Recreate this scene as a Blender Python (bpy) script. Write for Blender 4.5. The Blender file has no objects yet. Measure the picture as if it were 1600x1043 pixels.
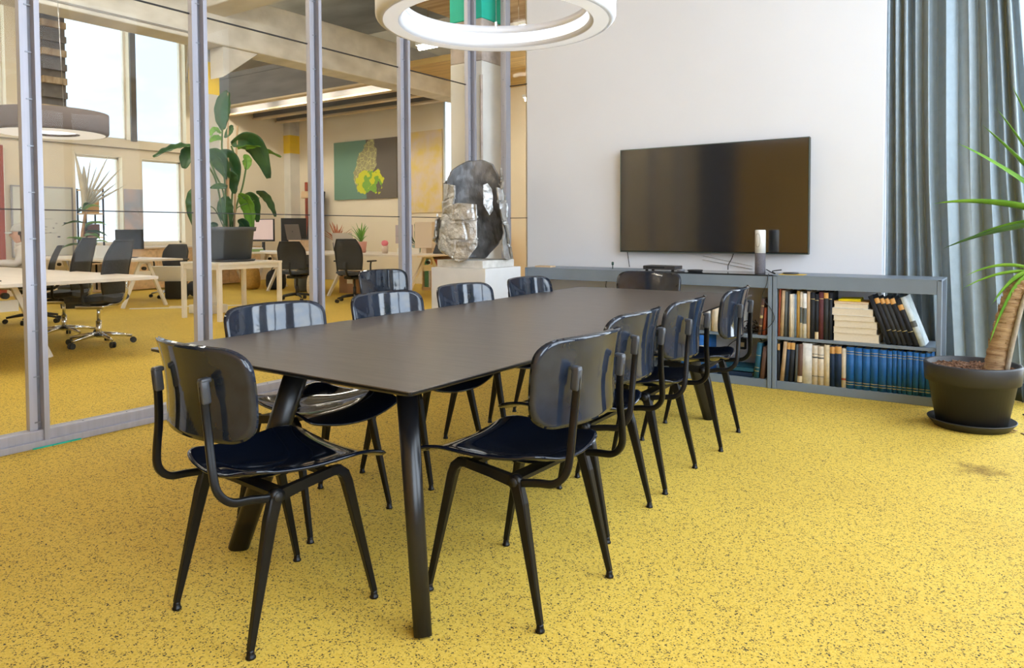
import bpy, bmesh, math, random
from mathutils import Vector, Matrix, Euler, noise as mnoise
sc = bpy.context.scene
PI = math.pi
rnd = random.Random(7)

# ------------------------------------------------------------------ camera
F_PX, CY_PX = 1152.87, 402.385
yaw, pit, rol = math.radians(34.91478), math.radians(2.06422), math.radians(-0.22527)
cy_, sy_, cp_, sp_ = math.cos(yaw), math.sin(yaw), math.cos(pit), math.sin(pit)
fw = Vector((-sy_*cp_, cy_*cp_, -sp_))
rt0 = Vector((cy_, sy_, 0)); up0 = rt0.cross(fw)
rt = math.cos(rol)*rt0 + math.sin(rol)*up0
up = -math.sin(rol)*rt0 + math.cos(rol)*up0
cam = bpy.data.cameras.new('camera')
cam.sensor_width = 36.0
cam.lens = F_PX/1600*36.0
cam.shift_y = -(521.5-CY_PX)/1600
cam.clip_start = 0.02; cam.clip_end = 2000
camo = bpy.data.objects.new('camera', cam)
sc.collection.objects.link(camo)
M = Matrix((rt, up, -fw)).transposed().to_4x4()
M.translation = Vector((0, 0, 1.141))
camo.matrix_world = M
sc.camera = camo

# ------------------------------------------------------------------ view + light transport
sc.view_settings.view_transform = 'Standard'
sc.view_settings.look = 'None'
sc.view_settings.gamma = 1.0
sc.view_settings.use_curve_mapping = False
sc.view_settings.exposure = 0.0
sc.cycles.max_bounces = 10
sc.cycles.diffuse_bounces = 6
sc.cycles.glossy_bounces = 5
sc.cycles.transparent_max_bounces = 24
sc.cycles.sample_clamp_indirect = 6.0
sc.cycles.caustics_reflective = False
sc.cycles.caustics_refractive = False

# ------------------------------------------------------------------ sky: overcast, bright on the window side, paler and cloudy on the far side
SKY_HI, SKY_LO = 9.6, 1.5
w = bpy.data.worlds.new('sky'); sc.world = w; w.use_nodes = True
nt = w.node_tree; nt.nodes.clear()
def wn(t, **k):
    n = nt.nodes.new(t)
    for a, b in k.items(): setattr(n, a, b)
    return n
tc = wn('ShaderNodeTexCoord')
dot = wn('ShaderNodeVectorMath', operation='DOT_PRODUCT'); dot.inputs[1].default_value = Vector((0.92, 0.05, 0.30)).normalized()
nt.links.new(tc.outputs['Generated'], dot.inputs[0])
mr = wn('ShaderNodeMapRange', interpolation_type='SMOOTHSTEP')
mr.inputs[1].default_value = -0.35; mr.inputs[2].default_value = 0.75; mr.inputs[3].default_value = SKY_LO; mr.inputs[4].default_value = SKY_HI
nt.links.new(dot.outputs['Value'], mr.inputs[0])
no = wn('ShaderNodeTexNoise'); no.inputs['Scale'].default_value = 5.0; no.inputs['Detail'].default_value = 5; no.inputs['Roughness'].default_value = 0.55
mp = wn('ShaderNodeMapping'); mp.inputs['Scale'].default_value = (1, 1, 3)
nt.links.new(tc.outputs['Generated'], mp.inputs[0]); nt.links.new(mp.outputs[0], no.inputs['Vector'])
cr = wn('ShaderNodeValToRGB'); cr.color_ramp.elements[0].position = 0.38; cr.color_ramp.elements[0].color = (0.66, 0.79, 0.98, 1)
cr.color_ramp.elements[1].position = 0.62; cr.color_ramp.elements[1].color = (0.86, 0.93, 1.0, 1)
nt.links.new(no.outputs['Fac'], cr.inputs[0])
bg = wn('ShaderNodeBackground'); nt.links.new(cr.outputs[0], bg.inputs[0]); nt.links.new(mr.outputs[0], bg.inputs[1])
ou = wn('ShaderNodeOutputWorld'); nt.links.new(bg.outputs[0], ou.inputs[0])

# ------------------------------------------------------------------ materials
MATS = {}
def mat(name, col, rough=0.5, metal=0.0, ior=1.5, spec=0.5, var=0.0, vscale=8.0, bump=0.0, bscale=40.0, col2=None, coat=0.0, stretch=None, emit=0.0):
    """principled material; var/col2 mix a procedural noise into the colour, bump adds relief"""
    if name in MATS: return MATS[name]
    m = bpy.data.materials.new(name); m.use_nodes = True
    t = m.node_tree; b = t.nodes['Principled BSDF']
    b.inputs['Base Color'].default_value = (*col, 1); b.inputs['Roughness'].default_value = rough
    b.inputs['Metallic'].default_value = metal; b.inputs['IOR'].default_value = ior
    b.inputs['Specular IOR Level'].default_value = spec
    b.inputs['Coat Weight'].default_value = coat; b.inputs['Coat Roughness'].default_value = 0.05
    tcn = t.nodes.new('ShaderNodeTexCoord'); vec = tcn.outputs['Object']
    if stretch:
        mpn = t.nodes.new('ShaderNodeMapping'); mpn.inputs['Scale'].default_value = stretch
        t.links.new(vec, mpn.inputs[0]); vec = mpn.outputs[0]
    n = t.nodes.new('ShaderNodeTexNoise'); n.inputs['Scale'].default_value = vscale; n.inputs['Detail'].default_value = 4
    t.links.new(vec, n.inputs['Vector'])
    r = t.nodes.new('ShaderNodeValToRGB')
    c2 = col2 if col2 else tuple(min(1, c*(1+var)) for c in col)
    c1 = col if col2 else tuple(c*(1-var) for c in col)
    r.color_ramp.elements[0].position = 0.35; r.color_ramp.elements[0].color = (*c1, 1)
    r.color_ramp.elements[1].position = 0.65; r.color_ramp.elements[1].color = (*c2, 1)
    t.links.new(n.outputs['Fac'], r.inputs[0]); t.links.new(r.outputs[0], b.inputs['Base Color'])
    if bump:
        n2 = t.nodes.new('ShaderNodeTexNoise'); n2.inputs['Scale'].default_value = bscale; n2.inputs['Detail'].default_value = 5
        t.links.new(vec, n2.inputs['Vector'])
        bp = t.nodes.new('ShaderNodeBump'); bp.inputs['Strength'].default_value = bump; bp.inputs['Distance'].default_value = 0.01
        t.links.new(n2.outputs['Fac'], bp.inputs['Height']); t.links.new(bp.outputs[0], b.inputs['Normal'])
    if emit:
        b.inputs['Emission Color'].default_value = (*col, 1); b.inputs['Emission Strength'].default_value = emit
    MATS[name] = m
    return m
def glassmat(name, tint=(0.985, 0.995, 0.99), ior=1.20):
    m = bpy.data.materials.new(name); m.use_nodes = True; t = m.node_tree; t.nodes.clear()
    tr = t.nodes.new('ShaderNodeBsdfTransparent'); tr.inputs[0].default_value = (*tint, 1)
    gl = t.nodes.new('ShaderNodeBsdfGlossy'); gl.inputs['Roughness'].default_value = 0.0
    fr = t.nodes.new('ShaderNodeFresnel'); fr.inputs[0].default_value = ior
    mx = t.nodes.new('ShaderNodeMixShader'); o = t.nodes.new('ShaderNodeOutputMaterial')
    ge = t.nodes.new('ShaderNodeNewGeometry'); iv = t.nodes.new('ShaderNodeMath'); iv.operation = 'SUBTRACT'; iv.inputs[0].default_value = 1.0
    ml = t.nodes.new('ShaderNodeMath'); ml.operation = 'MULTIPLY'
    t.links.new(ge.outputs['Backfacing'], iv.inputs[1]); t.links.new(iv.outputs[0], ml.inputs[0]); t.links.new(fr.outputs[0], ml.inputs[1])
    t.links.new(ml.outputs[0], mx.inputs[0]); t.links.new(tr.outputs[0], mx.inputs[1]); t.links.new(gl.outputs[0], mx.inputs[2])
    t.links.new(mx.outputs[0], o.inputs[0]); MATS[name] = m
    return m
def floormat():
    m = bpy.data.materials.new('yellow rubber granulate'); m.use_nodes = True; t = m.node_tree; b = t.nodes['Principled BSDF']
    tcn = t.nodes.new('ShaderNodeTexCoord')
    L = t.links
    # granules: warped voronoi cells, each its own shade; some cells are black rubber, gathered in loose clumps
    wnz = t.nodes.new('ShaderNodeTexNoise'); wnz.inputs['Scale'].default_value = 180; wnz.inputs['Detail'].default_value = 3
    L.new(tcn.outputs['Object'], wnz.inputs['Vector'])
    wv = t.nodes.new('ShaderNodeVectorMath'); wv.operation = 'MULTIPLY_ADD'; wv.inputs[1].default_value = (0.012, 0.012, 0.0)
    L.new(wnz.outputs['Color'], wv.inputs[0]); L.new(tcn.outputs['Object'], wv.inputs[2])
    vo = t.nodes.new('ShaderNodeTexVoronoi'); vo.inputs['Scale'].default_value = 275; L.new(wv.outputs[0], vo.inputs['Vector'])
    sp = t.nodes.new('ShaderNodeSeparateColor'); L.new(vo.outputs['Color'], sp.inputs[0])
    n = t.nodes.new('ShaderNodeTexNoise'); n.inputs['Scale'].default_value = 42; n.inputs['Detail'].default_value = 3
    L.new(tcn.outputs['Object'], n.inputs['Vector'])
    th_ = t.nodes.new('ShaderNodeMapRange'); th_.inputs[1].default_value = 0.30; th_.inputs[2].default_value = 0.72; th_.inputs[3].default_value = 0.0; th_.inputs[4].default_value = 0.25
    L.new(n.outputs['Fac'], th_.inputs[0])
    df = t.nodes.new('ShaderNodeMath'); df.operation = 'SUBTRACT'; L.new(sp.outputs[0], df.inputs[0]); L.new(th_.outputs[0], df.inputs[1])
    dk = t.nodes.new('ShaderNodeMapRange'); dk.inputs[1].default_value = -0.02; dk.inputs[2].default_value = 0.03; L.new(df.outputs[0], dk.inputs[0])
    sh = t.nodes.new('ShaderNodeValToRGB'); e = sh.color_ramp.elements
    e[0].position = 0.0; e[0].color = (0.65, 0.435, 0.05, 1); e[1].position = 1.0; e[1].color = (0.79, 0.575, 0.115, 1)
    L.new(sp.outputs[1], sh.inputs[0])
    r = t.nodes.new('ShaderNodeMix'); r.data_type = 'RGBA'; r.inputs[6].default_value = (0.05, 0.042, 0.025, 1)
    L.new(dk.outputs[0], r.inputs[0]); L.new(sh.outputs[0], r.inputs[7])
    # slightly paler / dirtier areas
    n3 = t.nodes.new('ShaderNodeTexNoise'); n3.inputs['Scale'].default_value = 1.3; n3.inputs['Detail'].default_value = 5
    L.new(tcn.outputs['Object'], n3.inputs['Vector'])
    r3 = t.nodes.new('ShaderNodeValToRGB'); r3.color_ramp.elements[0].position = 0.3; r3.color_ramp.elements[0].color = (0.90, 0.88, 0.86, 1)
    r3.color_ramp.elements[1].position = 0.7; r3.color_ramp.elements[1].color = (1.0, 1.0, 1.0, 1)
    L.new(n3.outputs['Fac'], r3.inputs[0])
    mx = t.nodes.new('ShaderNodeMix'); mx.data_type = 'RGBA'; mx.blend_type = 'MULTIPLY'; mx.inputs[0].default_value = 1
    L.new(r.outputs[2], mx.inputs[6]); L.new(r3.outputs[0], mx.inputs[7])
    # the dark stain on the floor in front of the potted palm
    sx = t.nodes.new('ShaderNodeVectorMath'); sx.operation = 'SUBTRACT'; sx.inputs[1].default_value = STAIN
    L.new(tcn.outputs['Object'], sx.inputs[0])
    sm = t.nodes.new('ShaderNodeVectorMath'); sm.operation = 'MULTIPLY'; sm.inputs[1].default_value = (6.5, 6.5, 1)
    L.new(sx.outputs[0], sm.inputs[0])
    ln = t.nodes.new('ShaderNodeVectorMath'); ln.operation = 'LENGTH'; L.new(sm.outputs[0], ln.inputs[0])
    n4 = t.nodes.new('ShaderNodeTexNoise'); n4.inputs['Scale'].default_value = 14; n4.inputs['Detail'].default_value = 4
    L.new(tcn.outputs['Object'], n4.inputs['Vector'])
    ad = t.nodes.new('ShaderNodeMath'); ad.operation = 'MULTIPLY_ADD'; ad.inputs[1].default_value = 1.6; L.new(n4.outputs['Fac'], ad.inputs[0]); L.new(ln.outputs['Value'], ad.inputs[2])
    r4 = t.nodes.new('ShaderNodeValToRGB'); r4.color_ramp.elements[0].position = 0.55; r4.color_ramp.elements[0].color = (0.45, 0.40, 0.38, 1)
    r4.color_ramp.elements[1].position = 0.95; r4.color_ramp.elements[1].color = (1, 1, 1, 1)
    hv = t.nodes.new('ShaderNodeMath'); hv.operation = 'MULTIPLY'; hv.inputs[1].default_value = 0.58; L.new(ad.outputs[0], hv.inputs[0]); L.new(hv.outputs[0], r4.inputs[0])
    m2 = t.nodes.new('ShaderNodeMix'); m2.data_type = 'RGBA'; m2.blend_type = 'MULTIPLY'; m2.inputs[0].default_value = 1
    L.new(mx.outputs[2], m2.inputs[6]); L.new(r4.outputs[0], m2.inputs[7])
    L.new(m2.outputs[2], b.inputs['Base Color'])
    b.inputs['Roughness'].default_value = 0.75; b.inputs['Specular IOR Level'].default_value = 0.3
    bp = t.nodes.new('ShaderNodeBump'); bp.inputs['Strength'].default_value = 0.25; bp.inputs['Distance'].default_value = 0.004
    L.new(dk.outputs[0], bp.inputs['Height']); L.new(bp.outputs[0], b.inputs['Normal'])
    return m
STAIN = (-0.16, 4.10, 0.0)

# ------------------------------------------------------------------ mesh builder
class MB:
    def __init__(s): s.v = []; s.f = []; s.sm = []
    def add(s, vs, fs, smooth=False):
        o = len(s.v); s.v += [tuple(p) for p in vs]
        for f in fs: s.f.append(tuple(i+o for i in f)); s.sm.append(smooth)
        return s
    def box(s, c, d, rot=None, bev=0.0, seg=2):
        bm = bmesh.new(); bmesh.ops.create_cube(bm, size=1.0)
        for v in bm.verts: v.co = Vector((v.co.x*d[0], v.co.y*d[1], v.co.z*d[2]))
        if bev > 0: bmesh.ops.bevel(bm, geom=bm.edges[:], offset=min(bev, min(d)*0.49), segments=seg, profile=0.5, affect='EDGES')
        R_ = rot if rot is not None else Matrix.Identity(3)
        bm.verts.ensure_lookup_table(); bm.verts.index_update()
        s.add([R_ @ v.co + Vector(c) for v in bm.verts], [[v.index for v in f.verts] for f in bm.faces], bev > 0 and seg > 2)
        bm.free(); return s
    def bar(s, a, b, w, h, up=(0, 0, 1), w2=None, h2=None):
        """rectangular bar from a to b (w across, h along up)"""
        a = Vector(a); b = Vector(b); t = (b-a).normalized(); u = Vector(up); u = (u - t*u.dot(t))
        if u.length < 1e-5: u = t.orthogonal()
        u.normalize(); x = t.cross(u); w2 = w2 or w; h2 = h2 or h
        vs = [p + x*sx*W/2 + u*su*Hh/2 for p, W, Hh in ((a, w, h), (b, w2, h2)) for sx, su in ((-1, -1), (1, -1), (1, 1), (-1, 1))]
        return s.add(vs, [(0, 1, 2, 3), (7, 6, 5, 4), (0, 4, 5, 1), (1, 5, 6, 2), (2, 6, 7, 3), (3, 7, 4, 0)])
    def tube(s, pts, rad, seg=10, caps=True, sec=None, up=None, smooth=True):
        """tube along pts; rad number or list; sec optional list of (x,y) unit section points (x across, y along up)"""
        P = [Vector(p) for p in pts]; n = len(P)
        rad = rad if isinstance(rad, list) else [rad]*n
        sec = sec or [(math.cos(2*PI*k/seg), math.sin(2*PI*k/seg)) for k in range(seg)]
        m = len(sec); vs = []; pu = None
        for i in range(n):
            t = (P[min(i+1, n-1)] - P[max(i-1, 0)])
            t = t.normalized() if t.length > 1e-9 else Vector((0, 0, 1))
            if up is not None: u = Vector(up)
            elif pu is not None: u = pu
            else: u = Vector((0, 0, 1)) if abs(t.z) < 0.95 else Vector((0, 1, 0))
            u = u - t*u.dot(t)
            if u.length < 1e-5: u = t.orthogonal()
            u.normalize(); pu = u; x = t.cross(u)
            r = rad[i]; rx, ry = r if isinstance(r, (tuple, list)) else (r, r)
            vs += [P[i] + x*a*rx + u*b*ry for a, b in sec]
        fs = [(i*m+k, i*m+(k+1) % m, (i+1)*m+(k+1) % m, (i+1)*m+k) for i in range(n-1) for k in range(m)]
        s.add(vs, fs, smooth)
        if caps:
            s.add(vs[:m], [tuple(range(m))[::-1]]); s.add(vs[-m:], [tuple(range(m))])
        return s
    def lathe(s, prof, seg=32, c=(0, 0, 0), smooth=True, caps=True):
        vs = []; n = len(prof)
        for r, z in prof: vs += [(c[0]+r*math.cos(2*PI*k/seg), c[1]+r*math.sin(2*PI*k/seg), c[2]+z) for k in range(seg)]
        s.add(vs, [(i*seg+k, i*seg+(k+1) % seg, (i+1)*seg+(k+1) % seg, (i+1)*seg+k) for i in range(n-1) for k in range(seg)], smooth)
        if caps:
            if prof[0][0] > 1e-6: s.add(vs[:seg], [tuple(range(seg))[::-1]])
            if prof[-1][0] > 1e-6: s.add(vs[-seg:], [tuple(range(seg))])
        return s
    def prism(s, poly, h0, h1, fr=None):
        """polygon (x,y) extruded from h0 to h1; fr = (origin, ex, ey, ez)"""
        o, ex, ey, ez = [Vector(q) for q in (fr or ((0, 0, 0), (1, 0, 0), (0, 1, 0), (0, 0, 1)))]
        n = len(poly); vs = [o+ex*x+ey*y+ez*h for h in (h0, h1) for x, y in poly]
        fs = [tuple(range(n))[::-1], tuple(range(n, 2*n))] + [(i, (i+1) % n, n+(i+1) % n, n+i) for i in range(n)]
        return s.add(vs, fs)
    def sheet(s, fn, nu, nv, th=0.0, mask=None, smooth=True):
        """surface fn(u,v) on a grid, with thickness th and optional mask(u,v) per face"""
        P = [[Vector(fn(i/nu, j/nv)) for j in range(nv+1)] for i in range(nu+1)]
        idx = lambda i, j: i*(nv+1)+j
        fs = [(i, j) for i in range(nu) for j in range(nv) if mask is None or mask((i+.5)/nu, (j+.5)/nv)]
        A = [P[i][j] for i in range(nu+1) for j in range(nv+1)]
        F = [(idx(i, j), idx(i+1, j), idx(i+1, j+1), idx(i, j+1)) for i, j in fs]
        if th <= 0: return s.add(A, F, smooth)
        N = []
        for i in range(nu+1):
            for j in range(nv+1):
                a = P[min(i+1, nu)][j]-P[max(i-1, 0)][j]; b = P[i][min(j+1, nv)]-P[i][max(j-1, 0)]
                n = a.cross(b); N.append(n.normalized() if n.length > 1e-12 else Vector((0, 0, 1)))
        B = [p - n*th for p, n in zip(A, N)]; o = len(A)
        G = [tuple(reversed([q+o for q in f])) for f in F]
        from collections import Counter
        ec = {}
        for f in F:
            for k in range(4):
                e = (f[k], f[(k+1) % 4]); ec[e] = 1
        rim = [(b_, a_, a_+o, b_+o) for (a_, b_) in ec if (b_, a_) not in ec]
        base = len(s.v); s.v += [tuple(p) for p in A+B]
        for f in F+G: s.f.append(tuple(q+base for q in f)); s.sm.append(smooth)
        for f in rim: s.f.append(tuple(q+base for q in f)); s.sm.append(False)
        return s
    def plate(s, outline, fn, th, rings=10):
        """curved plate: closed 2D outline filled by rings shrinking to its middle, fn(x,y) -> 3D point, thickness th, rounded rim"""
        n = len(outline); cx = sum(p[0] for p in outline)/n; cy = sum(p[1] for p in outline)/n
        def frame(x, y):
            p = Vector(fn(x, y)); e = 1e-3
            nn = (Vector(fn(x+e, y))-Vector(fn(x-e, y))).cross(Vector(fn(x, y+e))-Vector(fn(x, y-e))); return p, nn.normalized()
        A, B = [], []
        for k in range(1, rings+1):
            q = (k/rings)**0.8
            if k == rings: q = 1-0.45*th/0.2
            for x, y in outline:
                p, nn = frame(cx+(x-cx)*q, cy+(y-cy)*q); A.append(p); B.append(p-nn*th)
        C_ = []
        for x, y in outline: p, nn = frame(x, y); C_.append(p-nn*th*0.5)
        pc, nc = frame(cx, cy); vs = A+B+C_+[pc, pc-nc*th]; o = len(A); oc = 2*o; ia, ib = oc+n, oc+n+1; fs = []
        for k in range(rings-1):
            for i in range(n):
                j = (i+1) % n; fs.append((k*n+i, k*n+j, (k+1)*n+j, (k+1)*n+i)); fs.append((o+k*n+j, o+k*n+i, o+(k+1)*n+i, o+(k+1)*n+j))
        L = (rings-1)*n
        for i in range(n):
            j = (i+1) % n
            fs += [(ia, j, i), (ib, o+i, o+j), (L+i, L+j, oc+j, oc+i), (oc+i, oc+j, o+L+j, o+L+i)]
        return s.add(vs, fs, True)
    def build(s, name, m, parent=None, loc=None, rot=None):
        me = bpy.data.meshes.new(name)
        used = sorted({i for f in s.f for i in f}); mp_ = {q: k for k, q in enumerate(used)}
        me.from_pydata([s.v[q] for q in used], [], [tuple(mp_[q] for q in f) for f in s.f])
        me.polygons.foreach_set('use_smooth', s.sm); me.materials.append(m); me.update()
        bm = bmesh.new(); bm.from_mesh(me); bmesh.ops.remove_doubles(bm, verts=bm.verts, dist=1e-5)
        bmesh.ops.recalc_face_normals(bm, faces=bm.faces); bm.to_mesh(me); bm.free()
        o = bpy.data.objects.new(name, me); sc.collection.objects.link(o)
        if parent: o.parent = parent
        if loc is not None: o.location = loc
        if rot is not None: o.rotation_euler = rot
        return o
def rz(a): return Matrix.Rotation(a, 3, 'Z')
def rx(a): return Matrix.Rotation(a, 3, 'X')
def ry(a): return Matrix.Rotation(a, 3, 'Y')
def thing(name, label, cat, loc=(0, 0, 0), rotz=0.0, group=None):
    o = bpy.data.objects.new(name, None); sc.collection.objects.link(o)
    o.empty_display_size = 0.1
    o.location = loc; o.rotation_euler = (0, 0, rotz); return tag(o, label, cat, group)
def tag(o, label, cat, group=None):
    o['label'] = label; o['category'] = cat
    if group: o['group'] = group
    return o
def struct(o):
    o['kind'] = 'structure'; return o
def dup(src, loc, rotz, label, group=None):
    r = src.copy(); sc.collection.objects.link(r); r.location = loc; r.rotation_euler = (0, 0, rotz); r['label'] = label
    if group: r['group'] = group
    for ch in list(src.children):
        c = ch.copy(); sc.collection.objects.link(c); c.parent = r
        for g in list(ch.children):
            d = g.copy(); sc.collection.objects.link(d); d.parent = c
    return r
def arc(c, r, a0, a1, n, fr):
    """points of an arc in the plane fr=(ex,ey)"""
    ex, ey = Vector(fr[0]), Vector(fr[1])
    return [Vector(c)+ex*r*math.cos(a0+(a1-a0)*k/n)+ey*r*math.sin(a0+(a1-a0)*k/n) for k in range(n+1)]
def smoothline(pts, n=6):
    """Catmull-Rom through pts"""
    P = [Vector(p) for p in pts]; P = [2*P[0]-P[1]]+P+[2*P[-1]-P[-2]]; out = []
    for i in range(1, len(P)-2):
        for k in range(n):
            t = k/n; a, b, c, d = P[i-1:i+3]
            out.append(0.5*((2*b)+(c-a)*t+(2*a-5*b+4*c-d)*t*t+(3*b-a-3*c+d)*t**3))
    out.append(P[-2]); return out
ORD = ['first', 'second', 'third', 'fourth', 'fifth', 'sixth', 'seventh', 'eighth', 'ninth', 'tenth', 'eleventh', 'twelfth', 'thirteenth', 'fourteenth', 'fifteenth', 'sixteenth', 'seventeenth']

ALU = mat('brushed aluminium', (0.43, 0.43, 0.49), 0.48, 0.30, var=0.06, vscale=30, stretch=(1, 1, 0.05))
ALU_DK = mat('groove aluminium', (0.24, 0.24, 0.27), 0.5, 0.4, var=0.1)
GLASS = glassmat('partition glass')
WHITEWALL = mat('white wall paint', (0.78, 0.79, 0.83), 0.85, var=0.015, vscale=1.2)
CREAM = mat('cream wall paint', (0.82, 0.74, 0.60), 0.9, var=0.03, vscale=1.0)
CONC = mat('grey concrete', (0.52, 0.50, 0.46), 0.9, col2=(0.70, 0.68, 0.64), vscale=2.2, bump=0.5, bscale=9, stretch=(0.35, 1, 1.6))
CONC_BR = mat('board marked brown concrete', (0.34, 0.25, 0.17), 0.9, col2=(0.52, 0.42, 0.30), vscale=3.0, bump=0.4, bscale=10, stretch=(0.3, 4, 1))
PLASTER = mat('off white column paint', (0.74, 0.72, 0.67), 0.9, var=0.05, vscale=3, bump=0.2, bscale=20)
OCHRE = mat('ochre wall paint', (0.76, 0.42, 0.07), 0.8, var=0.05, vscale=2)
TEAL = mat('teal band paint', (0.02, 0.52, 0.38), 0.7, var=0.03)
YEL = mat('yellow band paint', (0.88, 0.62, 0.02), 0.7, var=0.03)
DARKJ = mat('dark grey joist', (0.17, 0.155, 0.145), 0.8, var=0.15, vscale=6, stretch=(0.2, 1, 1))
JOISTLIT = mat('lamplit joist edge', (0.60, 0.47, 0.30), 0.75, var=0.15, vscale=6, stretch=(0.1, 1, 1))
BLACKPL = mat('glossy black plastic', (0.005, 0.008, 0.018), 0.07, ior=1.5, spec=0.55, var=0.1)
BLACKBK = mat('glossy black backrest', (0.016, 0.021, 0.033), 0.06, ior=1.55, spec=0.5, var=0.25, vscale=14, bump=0.02, bscale=25)
BLACKST = mat('black enamelled steel', (0.005, 0.005, 0.006), 0.30, spec=0.28, var=0.2)
CLAMPG = mat('grey plastic clamp', (0.05, 0.054, 0.064), 0.3, var=0.05)
TABLETOP = mat('dark umber linoleum', (0.100, 0.083, 0.072), 0.34, spec=0.5, col2=(0.125, 0.104, 0.090), vscale=5, stretch=(1.2, 10, 1))
GREYST = mat('grey lacquered steel', (0.20, 0.25, 0.315), 0.45, var=0.03)
GREYDK = mat('dark glass shelf top', (0.02, 0.023, 0.026), 0.12, var=0.05)
PAPER = mat('book paper', (0.78, 0.69, 0.55), 0.9, var=0.08, vscale=60, stretch=(1, 1, 12))
CURT = mat('blue grey curtain cloth', (0.32, 0.385, 0.43), 0.5, spec=0.35, var=0.05, vscale=20, bump=0.08, bscale=300)
POTB = mat('dark grey plastic pot', (0.030, 0.030, 0.034), 0.5, var=0.06)
WHITEP = mat('white lamp plastic', (0.82, 0.84, 0.90), 0.55, var=0.01)
LAMPON = mat('lit lamp diffuser', (0.95, 0.97, 1.0), 0.5, emit=1.2)
WOODW = mat('white lacquered wood', (0.80, 0.76, 0.70), 0.5, var=0.03)
DESKTOP = mat('pale desk laminate', (0.78, 0.70, 0.62), 0.45, var=0.04, vscale=4, stretch=(0.3, 3, 1))
PLY = mat('birch plywood', (0.72, 0.52, 0.32), 0.6, var=0.12, vscale=5, stretch=(0.3, 3, 3))
MESHDK = mat('dark mesh fabric', (0.035, 0.037, 0.042), 0.7, var=0.2, vscale=60)
CHROME = mat('polished aluminium', (0.72, 0.73, 0.75), 0.18, 1.0, var=0.03)
BLACKR = mat('black rubber', (0.015, 0.015, 0.016), 0.55, var=0.1)
LEAFG = mat('deep green leaf', (0.020, 0.075, 0.028), 0.34, col2=(0.05, 0.135, 0.04), vscale=5, bump=0.15, bscale=30)
LEAFL = mat('fresh green leaf', (0.09, 0.26, 0.02), 0.36, col2=(0.20, 0.42, 0.05), vscale=6, stretch=(1, 1, 1))
STEMG = mat('green stem', (0.08, 0.15, 0.04), 0.6, var=0.2)
STEMB = mat('dry brown stem', (0.42, 0.24, 0.12), 0.8, var=0.25, vscale=20)

# ================================================================== THE SETTING
FLOOR = floormat()
struct(MB().box((-7.2, 5.2, -0.05), (17.4, 14.0, 0.1)).build('floor', FLOOR))
GX, WY, RX, BY = -4.34, 5.78, 1.30, -1.60       # glass wall, TV wall, window wall, rear wall
# ceilings
struct(MB().box((-2.9, 5.2, 4.5), (8.8, 14.0, 0.2)).build('ceiling', CONC_BR))
struct(MB().box((-11.5, 5.2, 5.7), (8.4, 14.0, 0.2)).build('ceiling_office', CONC))
struct(MB().box((-7.28, 5.2, 5.1), (0.1, 14.0, 1.0)).build('trim_ceiling_step', CONC))
# TV wall: white panel, then an opening with a window behind the curtain
mb = MB().box(((-3.856-0.84)/2, WY+0.06, 2.2), (3.856-0.84, 0.12, 4.4)).box((-0.99, WY+0.26, 2.2), (0.30, 0.28, 4.4))
struct(mb.build('wall_back', WHITEWALL))
struct(MB().box((0.23, WY+0.2, 4.2), (2.14, 0.4, 0.4)).build('wall_back_lintel', WHITEWALL))
struct(MB().box((1.20, WY+0.2, 2.0), (0.2, 0.4, 4.0)).build('wall_back_pier', WHITEWALL))
wb = thing('window_1', 'tall window behind the curtain', 'window', (0, 0, 0)); wb['kind'] = 'structure'
f = MB()
for x in (-0.80, 0.16, 1.06): f.box((x, WY+0.32, 2.0), (0.07, 0.08, 4.0), bev=0.006)
for z in (0.04, 3.96): f.box((0.13, WY+0.32, z), (1.93, 0.08, 0.08), bev=0.006)
f.build('window_frame', WOODW, wb)
MB().box((0.13, WY+0.32, 2.0), (1.86, 0.012, 3.9)).build('window_pane', GLASS, wb)
# right-hand window wall (beside the camera)
mb = MB()
mb.box((RX+0.1, 2.1, 0.35), (0.2, 7.5, 0.7)).box((RX+0.1, 2.1, 4.3), (0.2, 7.5, 0.2))
for y0, y1 in ((-1.7, -1.35), (0.75, 1.15), (3.15, 3.55), (5.55, 5.9)): mb.box((RX+0.1, (y0+y1)/2, 2.45), (0.2, y1-y0, 3.5))
struct(mb.build('wall_right', WHITEWALL))
for k, (y0, y1) in enumerate(((-1.35, 0.75), (1.15, 3.15), (3.55, 5.55))):
    wo = thing('window_%d' % (k+2), 'grid window in the window wall', 'window', (RX+0.1, (y0+y1)/2, 0.7)); wo['kind'] = 'structure'
    L = y1-y0; f = MB()
    for y in (-L/2+.035, -0.02, L/2-.035): f.box((0, y, 1.75), (0.09, 0.07, 3.5), bev=0.006)
    for z in (0.035, 2.45, 3.465): f.box((0, 0, z), (0.09, L, 0.07), bev=0.006)
    f.build('window_frame', mat('dark window frame', (0.04, 0.05, 0.07), 0.4, var=0.05), wo)
    MB().box((0, 0, 1.75), (0.012, L-.05, 3.44)).build('window_pane', GLASS, wo)
# rear wall behind the camera: ochre paint, with a dark curtain in the corner by the glass
struct(MB().box((-1.5, BY-0.1, 2.2), (5.9, 0.2, 4.4)).build('wall_rear', OCHRE))
cd = MB().sheet(lambda u, v: (GX+0.13+0.05*math.sin(u*75+0.8*math.sin(v*3)), -1.5+u*1.75, 0.02+v*4.2), 150, 6, 0.006)
tag(cd.build('curtain', mat('charcoal curtain cloth', (0.06, 0.063, 0.075), 0.7, var=0.1)), 'charcoal curtain drawn along the glass partition near the rear wall', 'curtain')

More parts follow.
